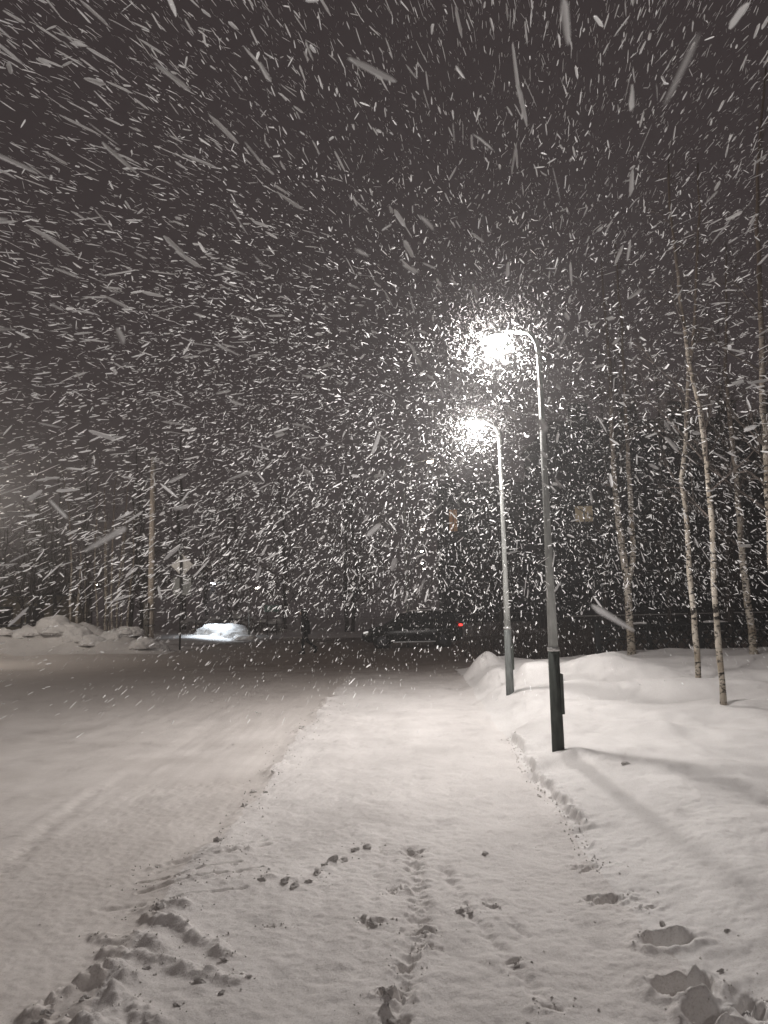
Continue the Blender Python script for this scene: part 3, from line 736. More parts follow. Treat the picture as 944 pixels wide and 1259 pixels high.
lumpy('snow_pile', 0.75, 0.5, 0.26, 9, 'snowcap', 'low snow lump right of the bright snow pile', 'snow pile', (p1.x, 47.0, hz(p1.x, 47.0)))
rl = random.Random(41)
for i in range(15):
    px = 4 + i * 13.2 + rl.uniform(-5, 5); Y = rl.uniform(33.6, 35.0); X = xat(px, 790, Y); k = rl.uniform(0.28, 0.62) * (1.25 if 60 < px < 150 else 0.8)
    lumpy('snow_lump', k * rl.uniform(1.0, 1.5), k, k * rl.uniform(0.75, 1.05), 30 + i, 'snowcap',
          'rounded ploughed snow lump on the bank, %s' % ('near the left edge of the photograph' if px < 60 else 'in front of the thin birches' if px < 150 else 'in front of the wooden pole'), 'snow lump', (X, Y, hz(X, Y) + 0.02), 'lumps of the ploughed bank')
def shrub(loc, w, h, seed, label, group, snow=True, n=40):
    rng = random.Random(seed)
    t = thing('shrub', label, 'shrub', loc, 0, group); mb = MB(); cp = MB(); caps = []
    for k in range(n):
        a = rng.uniform(0, 6.28); lean = rng.uniform(0.1, 0.8)
        d = Vector((math.cos(a) * lean, math.sin(a) * lean, 1)).normalized()
        branchy(mb, Vector((rng.gauss(0, w * 0.28), rng.gauss(0, w * 0.2), 0)), d, h * rng.uniform(0.6, 1.05), 0.016, 1, rng, 3)
    mb.build('twigs', 'twig', t)
    if snow:
        for k in range(7):
            o = lumpy('snow_cap', w * rng.uniform(0.16, 0.3), w * rng.uniform(0.15, 0.25), h * rng.uniform(0.12, 0.22), seed + k, 'snowcap', None, None, (rng.gauss(0, w * 0.33), rng.gauss(0, w * 0.15), h * rng.uniform(0.5, 0.85)), None, 2)
            o.parent = t
    return t
GS = 'snow-laden shrubs across the street'
for i, (px, Y, w, h, lb) in enumerate([(246, 55.5, 1.6, 1.0, 'low snowy shrub behind the left end of the bright pile'), (268, 56, 1.8, 1.2, 'snow-laden shrub right behind the bright pile'),
                                       (292, 56.5, 1.9, 1.5, 'tallest snow-topped shrub right of the bright pile'), (316, 57, 1.8, 1.2, 'snowy shrub below the small far lamp'),
                                       (340, 57.5, 1.6, 1.1, 'snowy shrub nearest the walker')]):
    X = xat(px, 770, Y); shrub((X, Y, hz(X, Y)), w, h, 500 + i, lb, GS)
GD = 'dark bushes behind the lamp bases'
for i, (px, Y, w, h, lb) in enumerate([(600, 27, 1.5, 1.3, 'dark leafless bush left of the second lamp post'), (640, 25.5, 1.5, 1.2, 'dark leafless bush between the two lamp posts'),
                                       (668, 25, 1.6, 1.3, 'dark leafless bush just left of the nearest lamp post'), (708, 24, 1.6, 1.3, 'dark leafless bush right of the nearest lamp post'),
                                       (735, 25, 1.4, 1.2, 'dark leafless bush at the left end of the fence')]):
    X = xat(px, 785, Y); shrub((X, Y, hz(X, Y)), w, h, 560 + i, lb, GD, False, 60)

# ------------------------------------------------------------------ iron lattice fence
FY = 20.6
fx0 = xat(735, 790, FY); fx1 = xat(990, 790, FY)
fb = hz((fx0 + fx1) / 2, FY) - 0.05
t = thing('iron_fence', 'low black iron lattice fence with snow on its rails', 'fence', (fx0, FY, fb))
Lf = fx1 - fx0; z_top = at_y(820, 768, FY).z - fb; z_mid = z_top * 0.56; z_bot = 0.08
snow_rng = random.Random(5)
for z, th in ((z_top, 0.06), (z_mid, 0.045), (z_bot, 0.045)):
    MB().box((Lf / 2, 0, z), (Lf, 0.05, th)).build('rail', 'iron', t)
npst = 5
for k in range(npst):
    MB().box((Lf * k / (npst - 1), 0.0, z_top / 2 + 0.02), (0.13, 0.13, z_top + 0.16), None, 0.92).build('post', 'iron', t, False, 0.01)
cell = 0.22; bars = {}
def bar_mesh(w, h):
    L = math.hypot(w, h)
    return MB().box((0, 0, 0), (L, 0.028, 0.034)).mesh('lattice_bar', 'iron'), math.atan2(h, w)
for (za, zb, c) in ((z_mid, z_top, cell), (z_bot, z_mid, cell * 1.25)):
    me, ang = bar_mesh(c, zb - za - 0.05)
    for k in range(int(Lf / c)):
        for s in (-1, 1):
            link('lattice_bar', me, t, (c * (k + 0.5), 0.016 * s, (za + zb) / 2), (0, s * ang, 0))
for k in (1, 4, 7):
    x0 = Lf * (k + snow_rng.uniform(0.1, 0.5)) / 9; l = snow_rng.uniform(0.3, 0.8); zt = z_top if k % 3 else z_mid
    m = MB(); rings = []
    for i in range(7):
        u = i / 6; hh = 0.055 * math.sin(math.pi * min(max(u, 0.04), 0.96)) ** 0.5 + 0.004
        rings.append([Vector((x0 + l * u, yy, zt + 0.031 + zz * hh)) for yy, zz in ((-0.035, 0), (0.035, 0), (0.03, 0.7), (0, 1), (-0.03, 0.7))])
    m.loft(rings).build('snow_ridge', 'snowcap', t, True)

# ------------------------------------------------------------------ buildings in the murk
def building(name, label, loc, w, d, h, rows, cols, wall, lit=None, lit_mat='pane_yellow', roof='roof', win=(1.3, 1.5), z0=1.6, storey=3.0, ledge=True):
    t = thing(name, label, 'building', loc)
    MB().box((w / 2, d / 2, h / 2 - 0.3), (w, d, h + 0.6)).build('wall', wall, t)
    MB().box((w / 2, d / 2, h + 0.12), (w + 0.5, d + 0.5, 0.22)).build('roof', roof, t)
    if ledge:
        MB().box((w / 2, -0.08, 0.85), (w, 0.16, 0.16)).build('plinth_ledge', 'frame', t)
        MB().box((w / 2, -0.09, 0.965), (w, 0.15, 0.06)).build('ledge_snow', 'snowcap', t)
    for r in range(rows):
        for c in range(cols):
            x = w * (c + 0.5) / cols; z = z0 + r * storey + win[1] / 2
            f = MB().box((x, -0.03, z), (win[0] + 0.16, 0.10, win[1] + 0.16)).build('window', 'frame', t)
            on = lit and (r, c) in lit
            MB().box((x, -0.085, z), (win[0], 0.02, win[1])).build('pane', lit_mat if on else 'pane', f)
            MB().box((x, -0.10, z), (0.06, 0.03, win[1])).build('mullion', 'frame', f)
            MB().box((x, -0.16, z - win[1] / 2 - 0.11), (win[0] + 0.3, 0.24, 0.05)).build('sill', 'frame', f)
    return t
# dark block behind the right-hand fence, one dim yellow window
BY = 44.0
bx0 = xat(690, 700, BY)
wz = at_y(716, 632, BY)
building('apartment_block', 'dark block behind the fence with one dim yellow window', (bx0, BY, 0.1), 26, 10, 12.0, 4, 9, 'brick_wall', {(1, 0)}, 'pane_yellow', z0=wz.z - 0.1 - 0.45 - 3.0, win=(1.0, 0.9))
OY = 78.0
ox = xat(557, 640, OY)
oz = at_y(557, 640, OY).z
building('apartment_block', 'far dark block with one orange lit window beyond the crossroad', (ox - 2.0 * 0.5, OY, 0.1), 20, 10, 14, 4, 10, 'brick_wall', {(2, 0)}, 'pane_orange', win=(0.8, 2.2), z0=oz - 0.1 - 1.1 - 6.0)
LY = 62.0
lx = xat(-90, 760, LY)
t = building('low_house', 'low beige building behind trees at the far left edge', (lx, LY, 0.2), xat(62, 760, LY) - lx, 8, 3.2, 1, 4, 'beige_wall', None, 'pane', z0=1.0, win=(1.2, 1.3))
MB().box((3.0, -0.5, 2.9), (6.0, 0.7, 1.1)).build('canopy', 'red_brick', t)

# ------------------------------------------------------------------ car
def make_car(loc, rz):
    t = thing('car', 'dark crossover car standing across the street, red tail light glowing', 'car', loc, rz)
    # x forward, y left, z up.  Lower body stations: x, half width, bottom, shoulder, top
    S = [(-2.22, 0.70, 0.42, 0.72, 0.86), (-2.12, 0.84, 0.30, 0.80, 1.00), (-1.75, 0.90, 0.24, 0.84, 1.04), (-1.0, 0.915, 0.23, 0.82, 1.02), (0.0, 0.915, 0.23, 0.80, 0.99),
         (0.80, 0.91, 0.23, 0.79, 0.97), (1.30, 0.90, 0.24, 0.77, 0.95), (1.80, 0.86, 0.25, 0.72, 0.86), (2.10, 0.76, 0.28, 0.62, 0.74), (2.24, 0.60, 0.36, 0.54, 0.62)]
    rings = []
    for x, w, b, s, tp in S:
        rings.append([Vector((x, yy, zz)) for yy, zz in ((-w * 0.9, b), (w * 0.9, b), (w, b + 0.14), (w, s - 0.1), (w * 0.985, s), (w * 0.90, tp), (w * 0.45, tp + 0.025), (-w * 0.45, tp + 0.025), (-w * 0.90, tp), (-w * 0.985, s), (-w, s - 0.1), (-w, b + 0.14))])
    body = MB().loft(rings).build('body', 'car_paint', t, True)
    G = [(-2.10, 0.80, 0.99, 0.70, 1.02), (-1.85, 0.82, 1.0, 0.68, 1.42), (-1.55, 0.83, 1.0, 0.66, 1.56), (-0.8, 0.84, 1.0, 0.67, 1.62), (0.0, 0.84, 0.98, 0.67, 1.60), (0.45, 0.83, 0.97, 0.65, 1.50), (0.95, 0.82, 0.96, 0.68, 1.20), (1.30, 0.80, 0.93, 0.74, 0.965)]
    rings = []
    for x, wb, zb, wt, zt in G:
        rings.append([Vector((x, yy, zz)) for yy, zz in ((-wb, zb), (wb, zb), (wt + 0.03, zt - 0.05), (wt * 0.8, zt), (-wt * 0.8, zt), (-wt - 0.03, zt - 0.05))])
    MB().loft(rings).build('cabin', 'car_paint', t, True)
    for s in (-1, 1):
        def side(pl, nm, m, off):
            poly = []
            for x, u in pl:      # u: 0 belt .. 1 roof edge
                g = min(G, key=lambda q: abs(q[0] - x))
                i = max(j for j in range(len(G) - 1) if G[j][0] <= x + 1e-6); a, b = G[i], G[i + 1]; f = (x - a[0]) / (b[0] - a[0])
                L_ = [a[k] + (b[k] - a[k]) * f for k in range(5)]
                y = (L_[1] + (L_[3] + 0.03 - L_[1]) * u + off) * s; z = L_[2] + (L_[4] - 0.05 - L_[2]) * u
                poly.append((x, y, z))
            return MB().prism(poly, (0, 0.012 * s, 0)).build(nm, m, t)
        side([(-0.95, 0.1), (-0.05, 0.1), (-0.05, 0.9), (-0.85, 0.92)], 'window', 'car_glass', 0.004)
        side([(0.02, 0.1), (0.92, 0.14), (0.42, 0.86), (0.02, 0.9)], 'window', 'car_glass', 0.004)
        side([(-1.70, 0.18), (-1.05, 0.1), (-0.95, 0.92), (-1.5, 0.88)], 'window', 'car_glass', 0.004)
        MB().box((-0.15, 0.905 * s, 0.265), (2.05, 0.05, 0.045)).build('sill_trim', 'trim', t)
        for x in (-0.35, 0.62):
            MB().box((x - 0.28, 0.925 * s, 0.80), (0.18, 0.03, 0.035)).build('door_handle', 'trim', t)
        MB().box((0.80, 0.97 * s, 1.02), (0.14, 0.2, 0.13)).build('mirror', 'car_paint', t, False, 0.03)
        for x in (-1.32, 1.36):
            cw = MB().tube([(x, 0.72 * s, 0.34), (x, 0.925 * s, 0.34)], [0.41, 0.41], 24).build('wheel_arch', 'tyre', t)
            w = MB().tube([(x, 0.74 * s, 0.335), (x, 0.76 * s, 0.335), (x, 0.93 * s, 0.335), (x, 0.945 * s, 0.335)], [0.31, 0.335, 0.335, 0.31], 24).build('wheel', 'tyre', t, False)
            m = MB().tube([(x, 0.93 * s, 0.335), (x, 0.952 * s, 0.335)], [0.215, 0.20], 20)
            m.build('rim', 'rim', w)
            for k in range(5):
                a = 2 * math.pi * k / 5
                MB().box((x + 0.11 * math.cos(a), 0.957 * s, 0.335 + 0.11 * math.sin(a)), (0.19, 0.012, 0.05), Euler((0, -a, 0)).to_matrix()).build('spoke', 'rim', w)
        MB().box((2.03, 0.66 * s, 0.70), (0.24, 0.2, 0.09), Euler((0, R(14), R(-24) * s)).to_matrix()).build('headlight', 'head_lens' if s > 0 else 'trim', t, False, 0.03)
        MB().box((-2.12, 0.78 * s, 0.95), (0.16, 0.16, 0.10), Euler((0, 0, R(18) * s)).to_matrix()).build('tail_light', 'tail_lens', t, False, 0.03)
    MB().prism([(1.24, -0.66, 0.985), (1.24, 0.66, 0.985), (0.50, 0.58, 1.475), (0.50, -0.58, 1.475)], (0.02, 0, 0.03)).build('windscreen', 'car_glass', t)
    MB().prism([(-2.06, -0.62, 1.08), (-2.06, 0.62, 1.08), (-1.84, 0.58, 1.40), (-1.84, -0.58, 1.40)], (-0.03, 0, 0.015)).build('rear_window', 'car_glass', t)
    MB().box((2.21, 0, 0.50), (0.08, 0.9, 0.16)).build('grille', 'tyre', t, False, 0.01)
    MB().box((-2.235, 0, 0.62), (0.03, 0.52, 0.12)).build('number_plate', 'trim', t)
    rings = []
    for x, w, z in ((-1.5, 0.50, 1.575), (-0.8, 0.55, 1.632), (0.0, 0.54, 1.61), (0.40, 0.48, 1.52)):
        rings.append([Vector((x, yy * w, z + zz)) for yy, zz in ((-1, -0.03), (1, -0.03), (0.9, 0.03), (-0.9, 0.03))])
    MB().loft(rings).build('roof_snow', 'snowcap', t, True)
    return t
cx = 0.5 * (xat(447, 780, 35.0) + xat(566, 780, 35.0))
make_car((cx, 35.0, hz(cx, 35.0)), math.pi)

# ------------------------------------------------------------------ walker
def skin_mesh(name, verts, edges, radii, m, parent, sub=2):
    me = bpy.data.meshes.new(name); me.from_pydata(verts, edges, [])
    o = bpy.data.objects.new(name, me); COL.objects.link(o)
    md = o.modifiers.new('skin', 'SKIN')
    sv = me.skin_vertices[0].data
    for v, r in zip(sv, radii): v.radius = (r, r) if not isinstance(r, tuple) else r
    sv[0].use_root = True
    s = o.modifiers.new('sub', 'SUBSURF'); s.levels = sub; s.render_levels = sub
    dg = bpy.context.evaluated_depsgraph_get()
    new = bpy.data.meshes.new_from_object(o.evaluated_get(dg))
    bpy.data.objects.remove(o); new.name = name
    new.materials.clear(); new.materials.append(MT[m])
    new.polygons.foreach_set('use_smooth', [True] * len(new.polygons))
    return link(name, new, parent)
wp = at_y(376, 800, 31.5)
wz0 = hz(wp.x, 31.5)
t = thing('person', 'person in dark hooded clothes walking across the snowy street', 'person', (wp.x, 31.5, wz0), R(12))
# faces -x, walking left and away; x forward is -x here
J = {'pel': (0, 0, 0.93), 'wst': (-0.02, 0, 1.10), 'chest': (-0.03, 0, 1.32), 'neck': (-0.05, 0, 1.50), 'head0': (-0.08, 0, 1.58), 'head1': (-0.10, 0, 1.70),
     'hl': (0, -0.10, 0.88), 'kl': (-0.14, -0.11, 0.50), 'al': (-0.12, -0.11, 0.10), 'fl': (-0.29, -0.12, 0.045),
     'hr': (0, 0.10, 0.88), 'kr': (0.05, 0.11, 0.52), 'ar': (0.40, 0.11, 0.24), 'fr': (0.40, 0.11, 0.08),
     'sl': (-0.03, -0.20, 1.40), 'el': (0.10, -0.30, 1.14), 'wl': (-0.10, -0.24, 0.98), 'ml': (-0.14, -0.19, 0.95),
     'sr': (-0.03, 0.20, 1.40), 'er': (0.10, 0.30, 1.14), 'wr': (-0.10, 0.24, 0.98), 'mr': (-0.14, 0.19, 0.95)}
rad = {'pel': (0.17, 0.15), 'wst': (0.17, 0.15), 'chest': (0.19, 0.15), 'neck': 0.085, 'head0': 0.10, 'head1': 0.105, 'hl': 0.105, 'kl': 0.075, 'al': 0.055, 'fl': 0.05,
       'hr': 0.105, 'kr': 0.075, 'ar': 0.055, 'fr': 0.05, 'sl': 0.085, 'el': 0.065, 'wl': 0.055, 'ml': 0.045, 'sr': 0.085, 'er': 0.065, 'wr': 0.055, 'mr': 0.045}
E = [('pel', 'wst'), ('wst', 'chest'), ('chest', 'neck'), ('neck', 'head0'), ('head0', 'head1'), ('pel', 'hl'), ('hl', 'kl'), ('kl', 'al'), ('al', 'fl'), ('pel', 'hr'), ('hr', 'kr'), ('kr', 'ar'), ('ar', 'fr'),
     ('chest', 'sl'), ('sl', 'el'), ('el', 'wl'), ('wl', 'ml'), ('chest', 'sr'), ('sr', 'er'), ('er', 'wr'), ('wr', 'mr')]
ks = list(J); skin_mesh('body', [J[k] for k in ks], [(ks.index(a), ks.index(b)) for a, b in E], [rad[k] for k in ks], 'cloth', t)
# hooded jacket skirt, hood and face opening
rings = []
for z, rx, ry, ox in ((0.78, 0.185, 0.235, 0.01), (0.95, 0.19, 0.235, 0.0), (1.12, 0.18, 0.225, -0.01), (1.32, 0.18, 0.245, -0.03), (1.44, 0.13, 0.20, -0.04), (1.50, 0.09, 0.10, -0.05)):
    rings.append([Vector((ox + rx * math.cos(a), ry * math.sin(a), z)) for a in [2 * math.pi * k / 16 for k in range(16)]])
MB().loft(rings).build('jacket', 'cloth', t, True)
rings = []
for z, rx, ry, ox in ((1.47, 0.10, 0.12, -0.04), (1.54, 0.135, 0.125, -0.05), (1.63, 0.15, 0.13, -0.06), (1.72, 0.135, 0.12, -0.07), (1.79, 0.08, 0.075, -0.07), (1.81, 0.02, 0.02, -0.07)):
    rings.append([Vector((ox + rx * math.cos(a), ry * math.sin(a), z)) for a in [2 * math.pi * k / 16 for k in range(16)]])
MB().loft(rings).build('hood', 'cloth', t, True)
fm = bmesh.new(); bmesh.ops.create_icosphere(fm, subdivisions=3, radius=1)
for v in fm.verts:
    c = v.co.copy()
    nose = 0.035 * math.exp(-((c.y / 0.16) ** 2 + ((c.z + 0.05) / 0.25) ** 2)) if c.x < 0 else 0
    eye = 0.012 * (math.exp(-(((c.y - 0.4) / 0.2) ** 2 + ((c.z - 0.2) / 0.14) ** 2)) + math.exp(-(((c.y + 0.4) / 0.2) ** 2 + ((c.z - 0.2) / 0.14) ** 2))) if c.x < 0 else 0
    mouth = 0.008 * math.exp(-((c.y / 0.35) ** 2 + ((c.z + 0.48) / 0.07) ** 2)) if c.x < 0 else 0
    v.co = (c.x * 0.075 - nose + eye + mouth - 0.145, c.y * 0.075, c.z * 0.105 + 1.635)
me = bpy.data.meshes.new('face'); fm.to_mesh(me); fm.free(); me.materials.append(MT['skin']); link('face', me, t)
for s, (a, b) in (('al', ('al', 'fl')), ('ar', ('ar', 'fr'))):
    A = Vector(J[a]); B = Vector(J[b]); m = MB()
    ax = (B - A)
    if a == 'al': pts = [(0.07, 0.05), (-0.02, 0.062), (-0.10, 0.055), (-0.19, 0.045)]; z0 = 0.055; rings = [[Vector((A.x + x, A.y + yy * w, max(0.0, z0 - 0.05 + zz))) for yy, zz in ((-1, 0), (1, 0), (0.9, 0.07 + (0.03 if x > -0.05 else 0)), (-0.9, 0.07 + (0.03 if x > -0.05 else 0)))] for x, w in pts]
    else: rings = [[A + Vector((dx + xx, yy * w, dz)) for yy, xx in ((-1, -0.045), (1, -0.045), (0.9, 0.05), (-0.9, 0.05))] for dx, dz, w in ((0.03, 0.03, 0.05), (0.035, -0.06, 0.06), (0.0, -0.15, 0.055), (-0.04, -0.22, 0.045))]
    m.loft(rings).build('boot', 'tyre', t, True)

# ------------------------------------------------------------------ clods of snow on the path
def clod_mesh(seed):
    bm = bmesh.new(); bmesh.ops.create_icosphere(bm, subdivisions=2, radius=1.0)
    co = np.array([v.co[:] for v in bm.verts])
    k = 0.85 + 1.5 * fbm(co[:, 0] * 2.0 + seed * 3.1, co[:, 1] * 1.7 + co[:, 2] * 1.3, seed, 3)
    for v, c, kk in zip(bm.verts, co, k): v.co = (c[0] * kk, c[1] * kk, c[2] * kk * 0.7)
    me = bpy.data.meshes.new('snow_clod'); bm.to_mesh(me); bm.free(); me.materials.append(MT['clod'])
    return me
CLODS = [clod_mesh(i + 1) for i in range(6)]
rngc = random.Random(19)
def clod(px, py, size_px, label, group, z=0.06):
    p = on_z(px, py, z)
    s = (0.8 if z > 0.08 else 0.9) * size_px * (p - Vector((0, 0, CAM_Z))).length / F_PX / 2
    o = link('snow_clod', CLODS[rngc.randrange(6)], None, (p.x, p.y, hz(p.x, p.y) + s * 0.18), (rngc.uniform(-0.4, 0.4), rngc.uniform(-0.4, 0.4), rngc.uniform(0, 6.28)), (s * rngc.uniform(0.85, 1.3), s * rngc.uniform(0.7, 1.0), s * rngc.uniform(0.65, 0.95)))
    tag(o, label, 'snow clod', group)
A_, B_, C_, D_, E_ = ('grey snow clod in the row beside the scraped groove', 'crumbled snow clod on the chunky ridges at the lower left', 'dark snow clod in the trodden track down the middle of the path',
                      'snow clod on the crumbly line between path and road', 'snow clod by the deep footprints at the lower right')
for x, y, s in ((268, 1028, 12), (350, 1080, 13), (380, 1078, 9), (390, 1070, 11), (408, 1055, 13), (422, 1052, 11), (438, 1040, 9), (452, 1038, 10), (322, 1078, 12), (362, 1084, 11), (398, 1060, 8)):
    clod(x, y, s, A_, 'clods beside the groove')
for x, y, s in ((198, 1100, 17), (275, 1168, 13), (246, 1195, 14), (180, 1178, 12), (130, 1143, 11), (272, 1206, 12),
                (60, 1228, 16), (105, 1218, 16), (306, 1188, 9), (48, 1250, 14), (178, 1250, 13), (218, 1223, 9)):
    clod(x, y, s, B_, 'clods on the ploughed ridges', 0.09)
for x, y, s in ((506, 1038, 10), (484, 1083, 12), (447, 1124, 9), (458, 1133, 12), (520, 1140, 14), (526, 1142, 10), (492, 1185, 9), (475, 1222, 14), (484, 1250, 15), (566, 1118, 13), (577, 1118, 11), (603, 1110, 10), (629, 1180, 9), (636, 1184, 8), (649, 1254, 9), (596, 1046, 9)):
    clod(x, y, s, C_, 'clods in the trodden track')
for x, y, s in ((312, 966, 9), (300, 985, 8), (326, 968, 7), (370, 894, 8), (336, 950, 7)):
    clod(x, y, s, D_, 'clods along the path edge')
for x, y, s in ((815, 1128, 11), (806, 1138, 10), (840, 1150, 9), (884, 1182, 9), (893, 1142, 8), (770, 958, 9)):
    clod(x, y, s, E_, 'clods by the deep footprints', 0.10)
# crumbs too many to count
rc = np.random.default_rng(5)
V0 = np.array([v.co[:] for v in CLODS[0].vertices]); 
octv = np.array([(1, 0, 0), (-1, 0, 0), (0, 1, 0), (0, -1, 0), (0, 0, 1), (0, 0, -1)], float)
octf = np.array([(0, 2, 4), (2, 1, 4), (1, 3, 4), (3, 0, 4), (2, 0, 5), (1, 2, 5), (3, 1, 5), (0, 3, 5)])
cxs = []; cys = []; css = []
def scatter(n, x, y, sx, sy, s0, s1):
    cxs.extend(rc.normal(x, sx, n)); cys.extend(rc.normal(y, sy, n)); css.extend(rc.uniform(s0, s1, n) ** 1.0)
for Y in np.arange(4.6, 16, 0.12):
    scatter(4, float(xl_edge(np.array([Y]))[0]), Y, 0.16, 0.1, 0.003, 0.010)
for pl, h, w in RIDGES:
    for a in pl: scatter(9, a[0], a[1], 0.08, 0.06, 0.002, 0.009)
for Y in np.arange(5.0, 10, 0.08): scatter(3, float(xr_edge(np.array([Y]))[0]) - 0.03, Y, 0.04, 0.05, 0.004, 0.012)
for c in CR: scatter(16, c[0], c[1], c[2] * 1.3, c[3] * 1.3, 0.002, 0.008)
scatter(140, 0.0, 4.5, 0.9, 1.6, 0.002, 0.005)
cxs = np.array(cxs); cys = np.array(cys); css = np.array(css)
k = cys > 2.2; cxs, cys, css = cxs[k], cys[k], css[k]
czs = height(cxs, cys) + css * 0.4
n = len(cxs)
V = octv[None] * (1 + 0.35 * rc.normal(size=(n, 6, 1))) * css[:, None, None] * np.array([1.1, 0.9, 0.8])
an = rc.uniform(0, 6.28, n); ca, sa = np.cos(an)[:, None], np.sin(an)[:, None]
V = np.stack([V[..., 0] * ca - V[..., 1] * sa, V[..., 0] * sa + V[..., 1] * ca, V[..., 2]], -1) + np.stack([cxs, cys, czs], -1)[:, None]
Fq = (octf[None] + (np.arange(n) * 6)[:, None, None]).reshape(-1, 3)
o = link('snow_crumbs', np_mesh('snow_crumbs', V.reshape(-1, 3), Fq, 'clod', False)); o['kind'] = 'stuff'
tag(o, 'small crumbs of snow scattered over the path and its edges', 'snow crumbs')

# ------------------------------------------------------------------ falling snow
def flakes(name, label, ylo, yhi, rho, smin, smax, lmin, lmax, zmax, seed, xk=0.62, x0=1.2, dmin=0.4, swirl=0.30, jit=0.09, box=None, glow_ball=None):
    g = np.random.default_rng(seed)
    xm = xk * yhi + x0
    n = int(rho * 2 * xm * (yhi - ylo) * zmax)
    P = np.stack([g.uniform(-xm, xm, n), g.uniform(ylo, yhi, n), g.uniform(0.05, zmax, n)], -1)
    if box: P = np.stack([g.uniform(a, b, int(rho * np.prod([q[1] - q[0] for q in box]))) for a, b in box], -1); n = len(P)
    c0 = P.mean(0)
    keep = (np.abs(P[:, 0]) < xk * P[:, 1] + x0) & (P[:, 2] < 3.2 + 0.95 * P[:, 1]) & (np.linalg.norm(P - np.array([0, 0, CAM_Z]), axis=1) > dmin)
    keep &= P[:, 2] > 0.06 + height(P[:, 0], P[:, 1])
    # low near flakes left out, as they show dark against the lit snow
    low = (1 - sstep(1.55, 2.0, P[:, 2])) * (1 - sstep(9.0, 14.0, P[:, 1]))
    keep &= g.uniform(size=n) >= low
    thin = (1 - sstep(-7.0, -3.0, P[:, 0])) * sstep(7.0, 12.0, P[:, 1])      # the gust is thinner over the side street
    keep &= g.uniform(size=n) >= 0.6 * thin
    if glow_ball: keep &= g.uniform(size=n) < np.exp(-(np.linalg.norm(P - c0, axis=1) / (0.5 * glow_ball)) ** 2)
    P = P[keep]; n = len(P)
    wd = np.array(ray(618, 432)); wd = wd / np.linalg.norm(wd)       # the wind blows along the path
    sw = np.stack([vnoise(P[:, 0] * 0.5 + P[:, 2] * 0.7, P[:, 1] * 0.5, 201), 0 * P[:, 0], vnoise(P[:, 0] * 0.5, P[:, 1] * 0.5 + P[:, 2] * 0.7, 202)], -1)
    D = wd[None] + swirl * sw + g.normal(0, jit, (n, 3))
    tum = g.uniform(size=n) < 0.12
    D[tum] = g.normal(size=(tum.sum(), 3))
    D[:, 2] -= 0.05
    D /= np.linalg.norm(D, axis=1, keepdims=True)
    A = np.cross(D, g.normal(size=(n, 3))); A /= np.linalg.norm(A, axis=1, keepdims=True); B = np.cross(D, A)
    s = smin + (smax - smin) * g.uniform(size=n) ** 2.2
    L = (lmin + (lmax - lmin) * g.uniform(size=n) ** 1.3) * (0.6 + 0.4 * s / smax)
    L[tum] *= 0.35
    hw = (s / 2)[:, None]; hl = (L / 2)[:, None]
    def vert(e, a, b):
        return P + D * hl * (e + g.normal(0, 0.06, (n, 1))) + A * hw * a * g.normal(1, 0.18, (n, 1)) + B * hw * b
    V = np.stack([vert(-1, -0.35, 0), vert(-1, 0.35, 0), vert(-0.6, -1, 0), vert(-0.6, 0, 0.6), vert(-0.6, 1, 0),
                  vert(0.55, -1, 0), vert(0.55, 0, 0.6), vert(0.55, 1, 0), vert(1, -0.3, 0), vert(1, 0.3, 0)], 1).reshape(-1, 3)   # a thin folded plate drawn out into the shape of the flake's motion streak
    f = [(0, 3, 2), (0, 1, 3), (1, 4, 3), (2, 3, 6), (2, 6, 5), (3, 4, 7), (3, 7, 6), (5, 6, 8), (6, 9, 8), (6, 7, 9)]
    F = (np.array(f)[None] + (np.arange(n) * 10)[:, None, None]).reshape(-1, 3)
    o = link(name, np_mesh(name, V, F, 'flake', False)); o['kind'] = 'stuff'
    tag(o, label, 'falling snow')
    return n
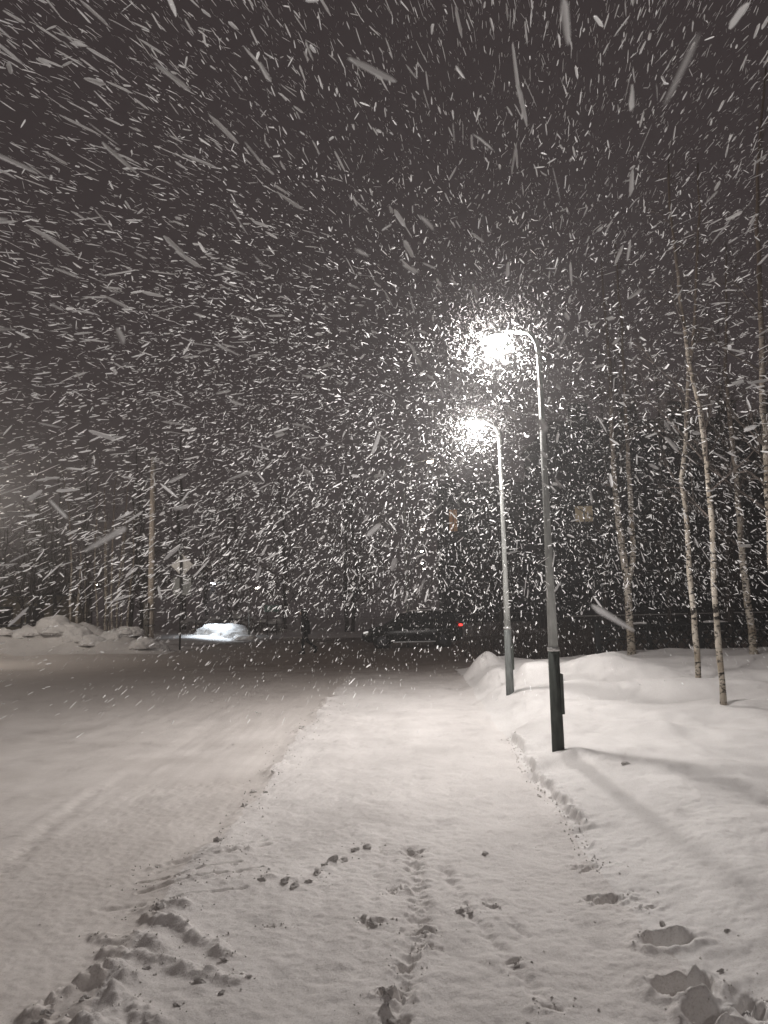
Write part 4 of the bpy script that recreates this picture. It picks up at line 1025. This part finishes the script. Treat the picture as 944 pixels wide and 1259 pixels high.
nf = flakes('falling_snow', 'large blurred snowflake streaks drifting close to the viewpoint', 0.12, 2.0, 30.0, 0.005, 0.013, 0.10, 0.20, 4.0, 900, dmin=0.42)
nf += flakes('falling_snow', 'wind-driven snowflake streaks close in the air over the path', 1.6, 6.5, 34.0, 0.004, 0.0185, 0.09, 0.32, 8.5, 901)
nf += flakes('falling_snow', 'thick streaked snowfall in front of and beyond the two street lamps', 6.5, 14.0, 13.0, 0.004, 0.018, 0.08, 0.25, 13.0, 902)
nf += flakes('falling_snow', 'dense far snowflake streaks in the air over the crossroad', 14.0, 28.0, 5.2, 0.011, 0.032, 0.08, 0.24, 14.0, 903)  # far flakes thickened to carry the bloom of bright snow
nf += flakes('falling_snow', 'bright snow streaks blowing through the light of the two street lamps', 7, 18, 27.0, 0.006, 0.020, 0.07, 0.21, 7, 904, swirl=0.55, jit=0.20, box=((-4.5, 7.5), (7.0, 18.0), (1.6, 6.6)))
for k, (bx, by, bz) in enumerate((at_y(611, 411, 9.0), at_y(584, 517, 13.15))):  # extra fine flakes added to imitate the glow round each lamp head
    nf += flakes('falling_snow', 'fine snow added as a glow round the %s lamp head' % ('nearest' if k == 0 else 'second'), 7, 15, 3600.0, 0.002, 0.0042, 0.03, 0.09, 7, 905 + k, swirl=1.2, jit=0.6, box=((bx - 1.15, bx + 1.15), (by - 1.0, by + 1.0), (bz - 1.0, bz + 1.0)), glow_ball=0.9)
print('FLAKES', nf)

# ------------------------------------------------------------------ haze of fine snow
m = bpy.data.materials.new('snow_haze'); m.use_nodes = True
N = m.node_tree.nodes; N.remove(N['Principled BSDF'])
pv = N.new('ShaderNodeVolumePrincipled'); pv.inputs['Color'].default_value = (0.92, 0.91, 0.90, 1)
pv.inputs['Density'].default_value = HAZE_D; pv.inputs['Anisotropy'].default_value = 0.55
m.node_tree.links.new(pv.outputs[0], N['Material Output'].inputs['Volume'])
MT['haze'] = m
o = MB().box((0, 50, 8.6), (262, 206, 19.6)).build('haze', 'haze'); o['kind'] = 'stuff'
tag(o, 'thin haze of fine drifting snow in the night air', 'haze')
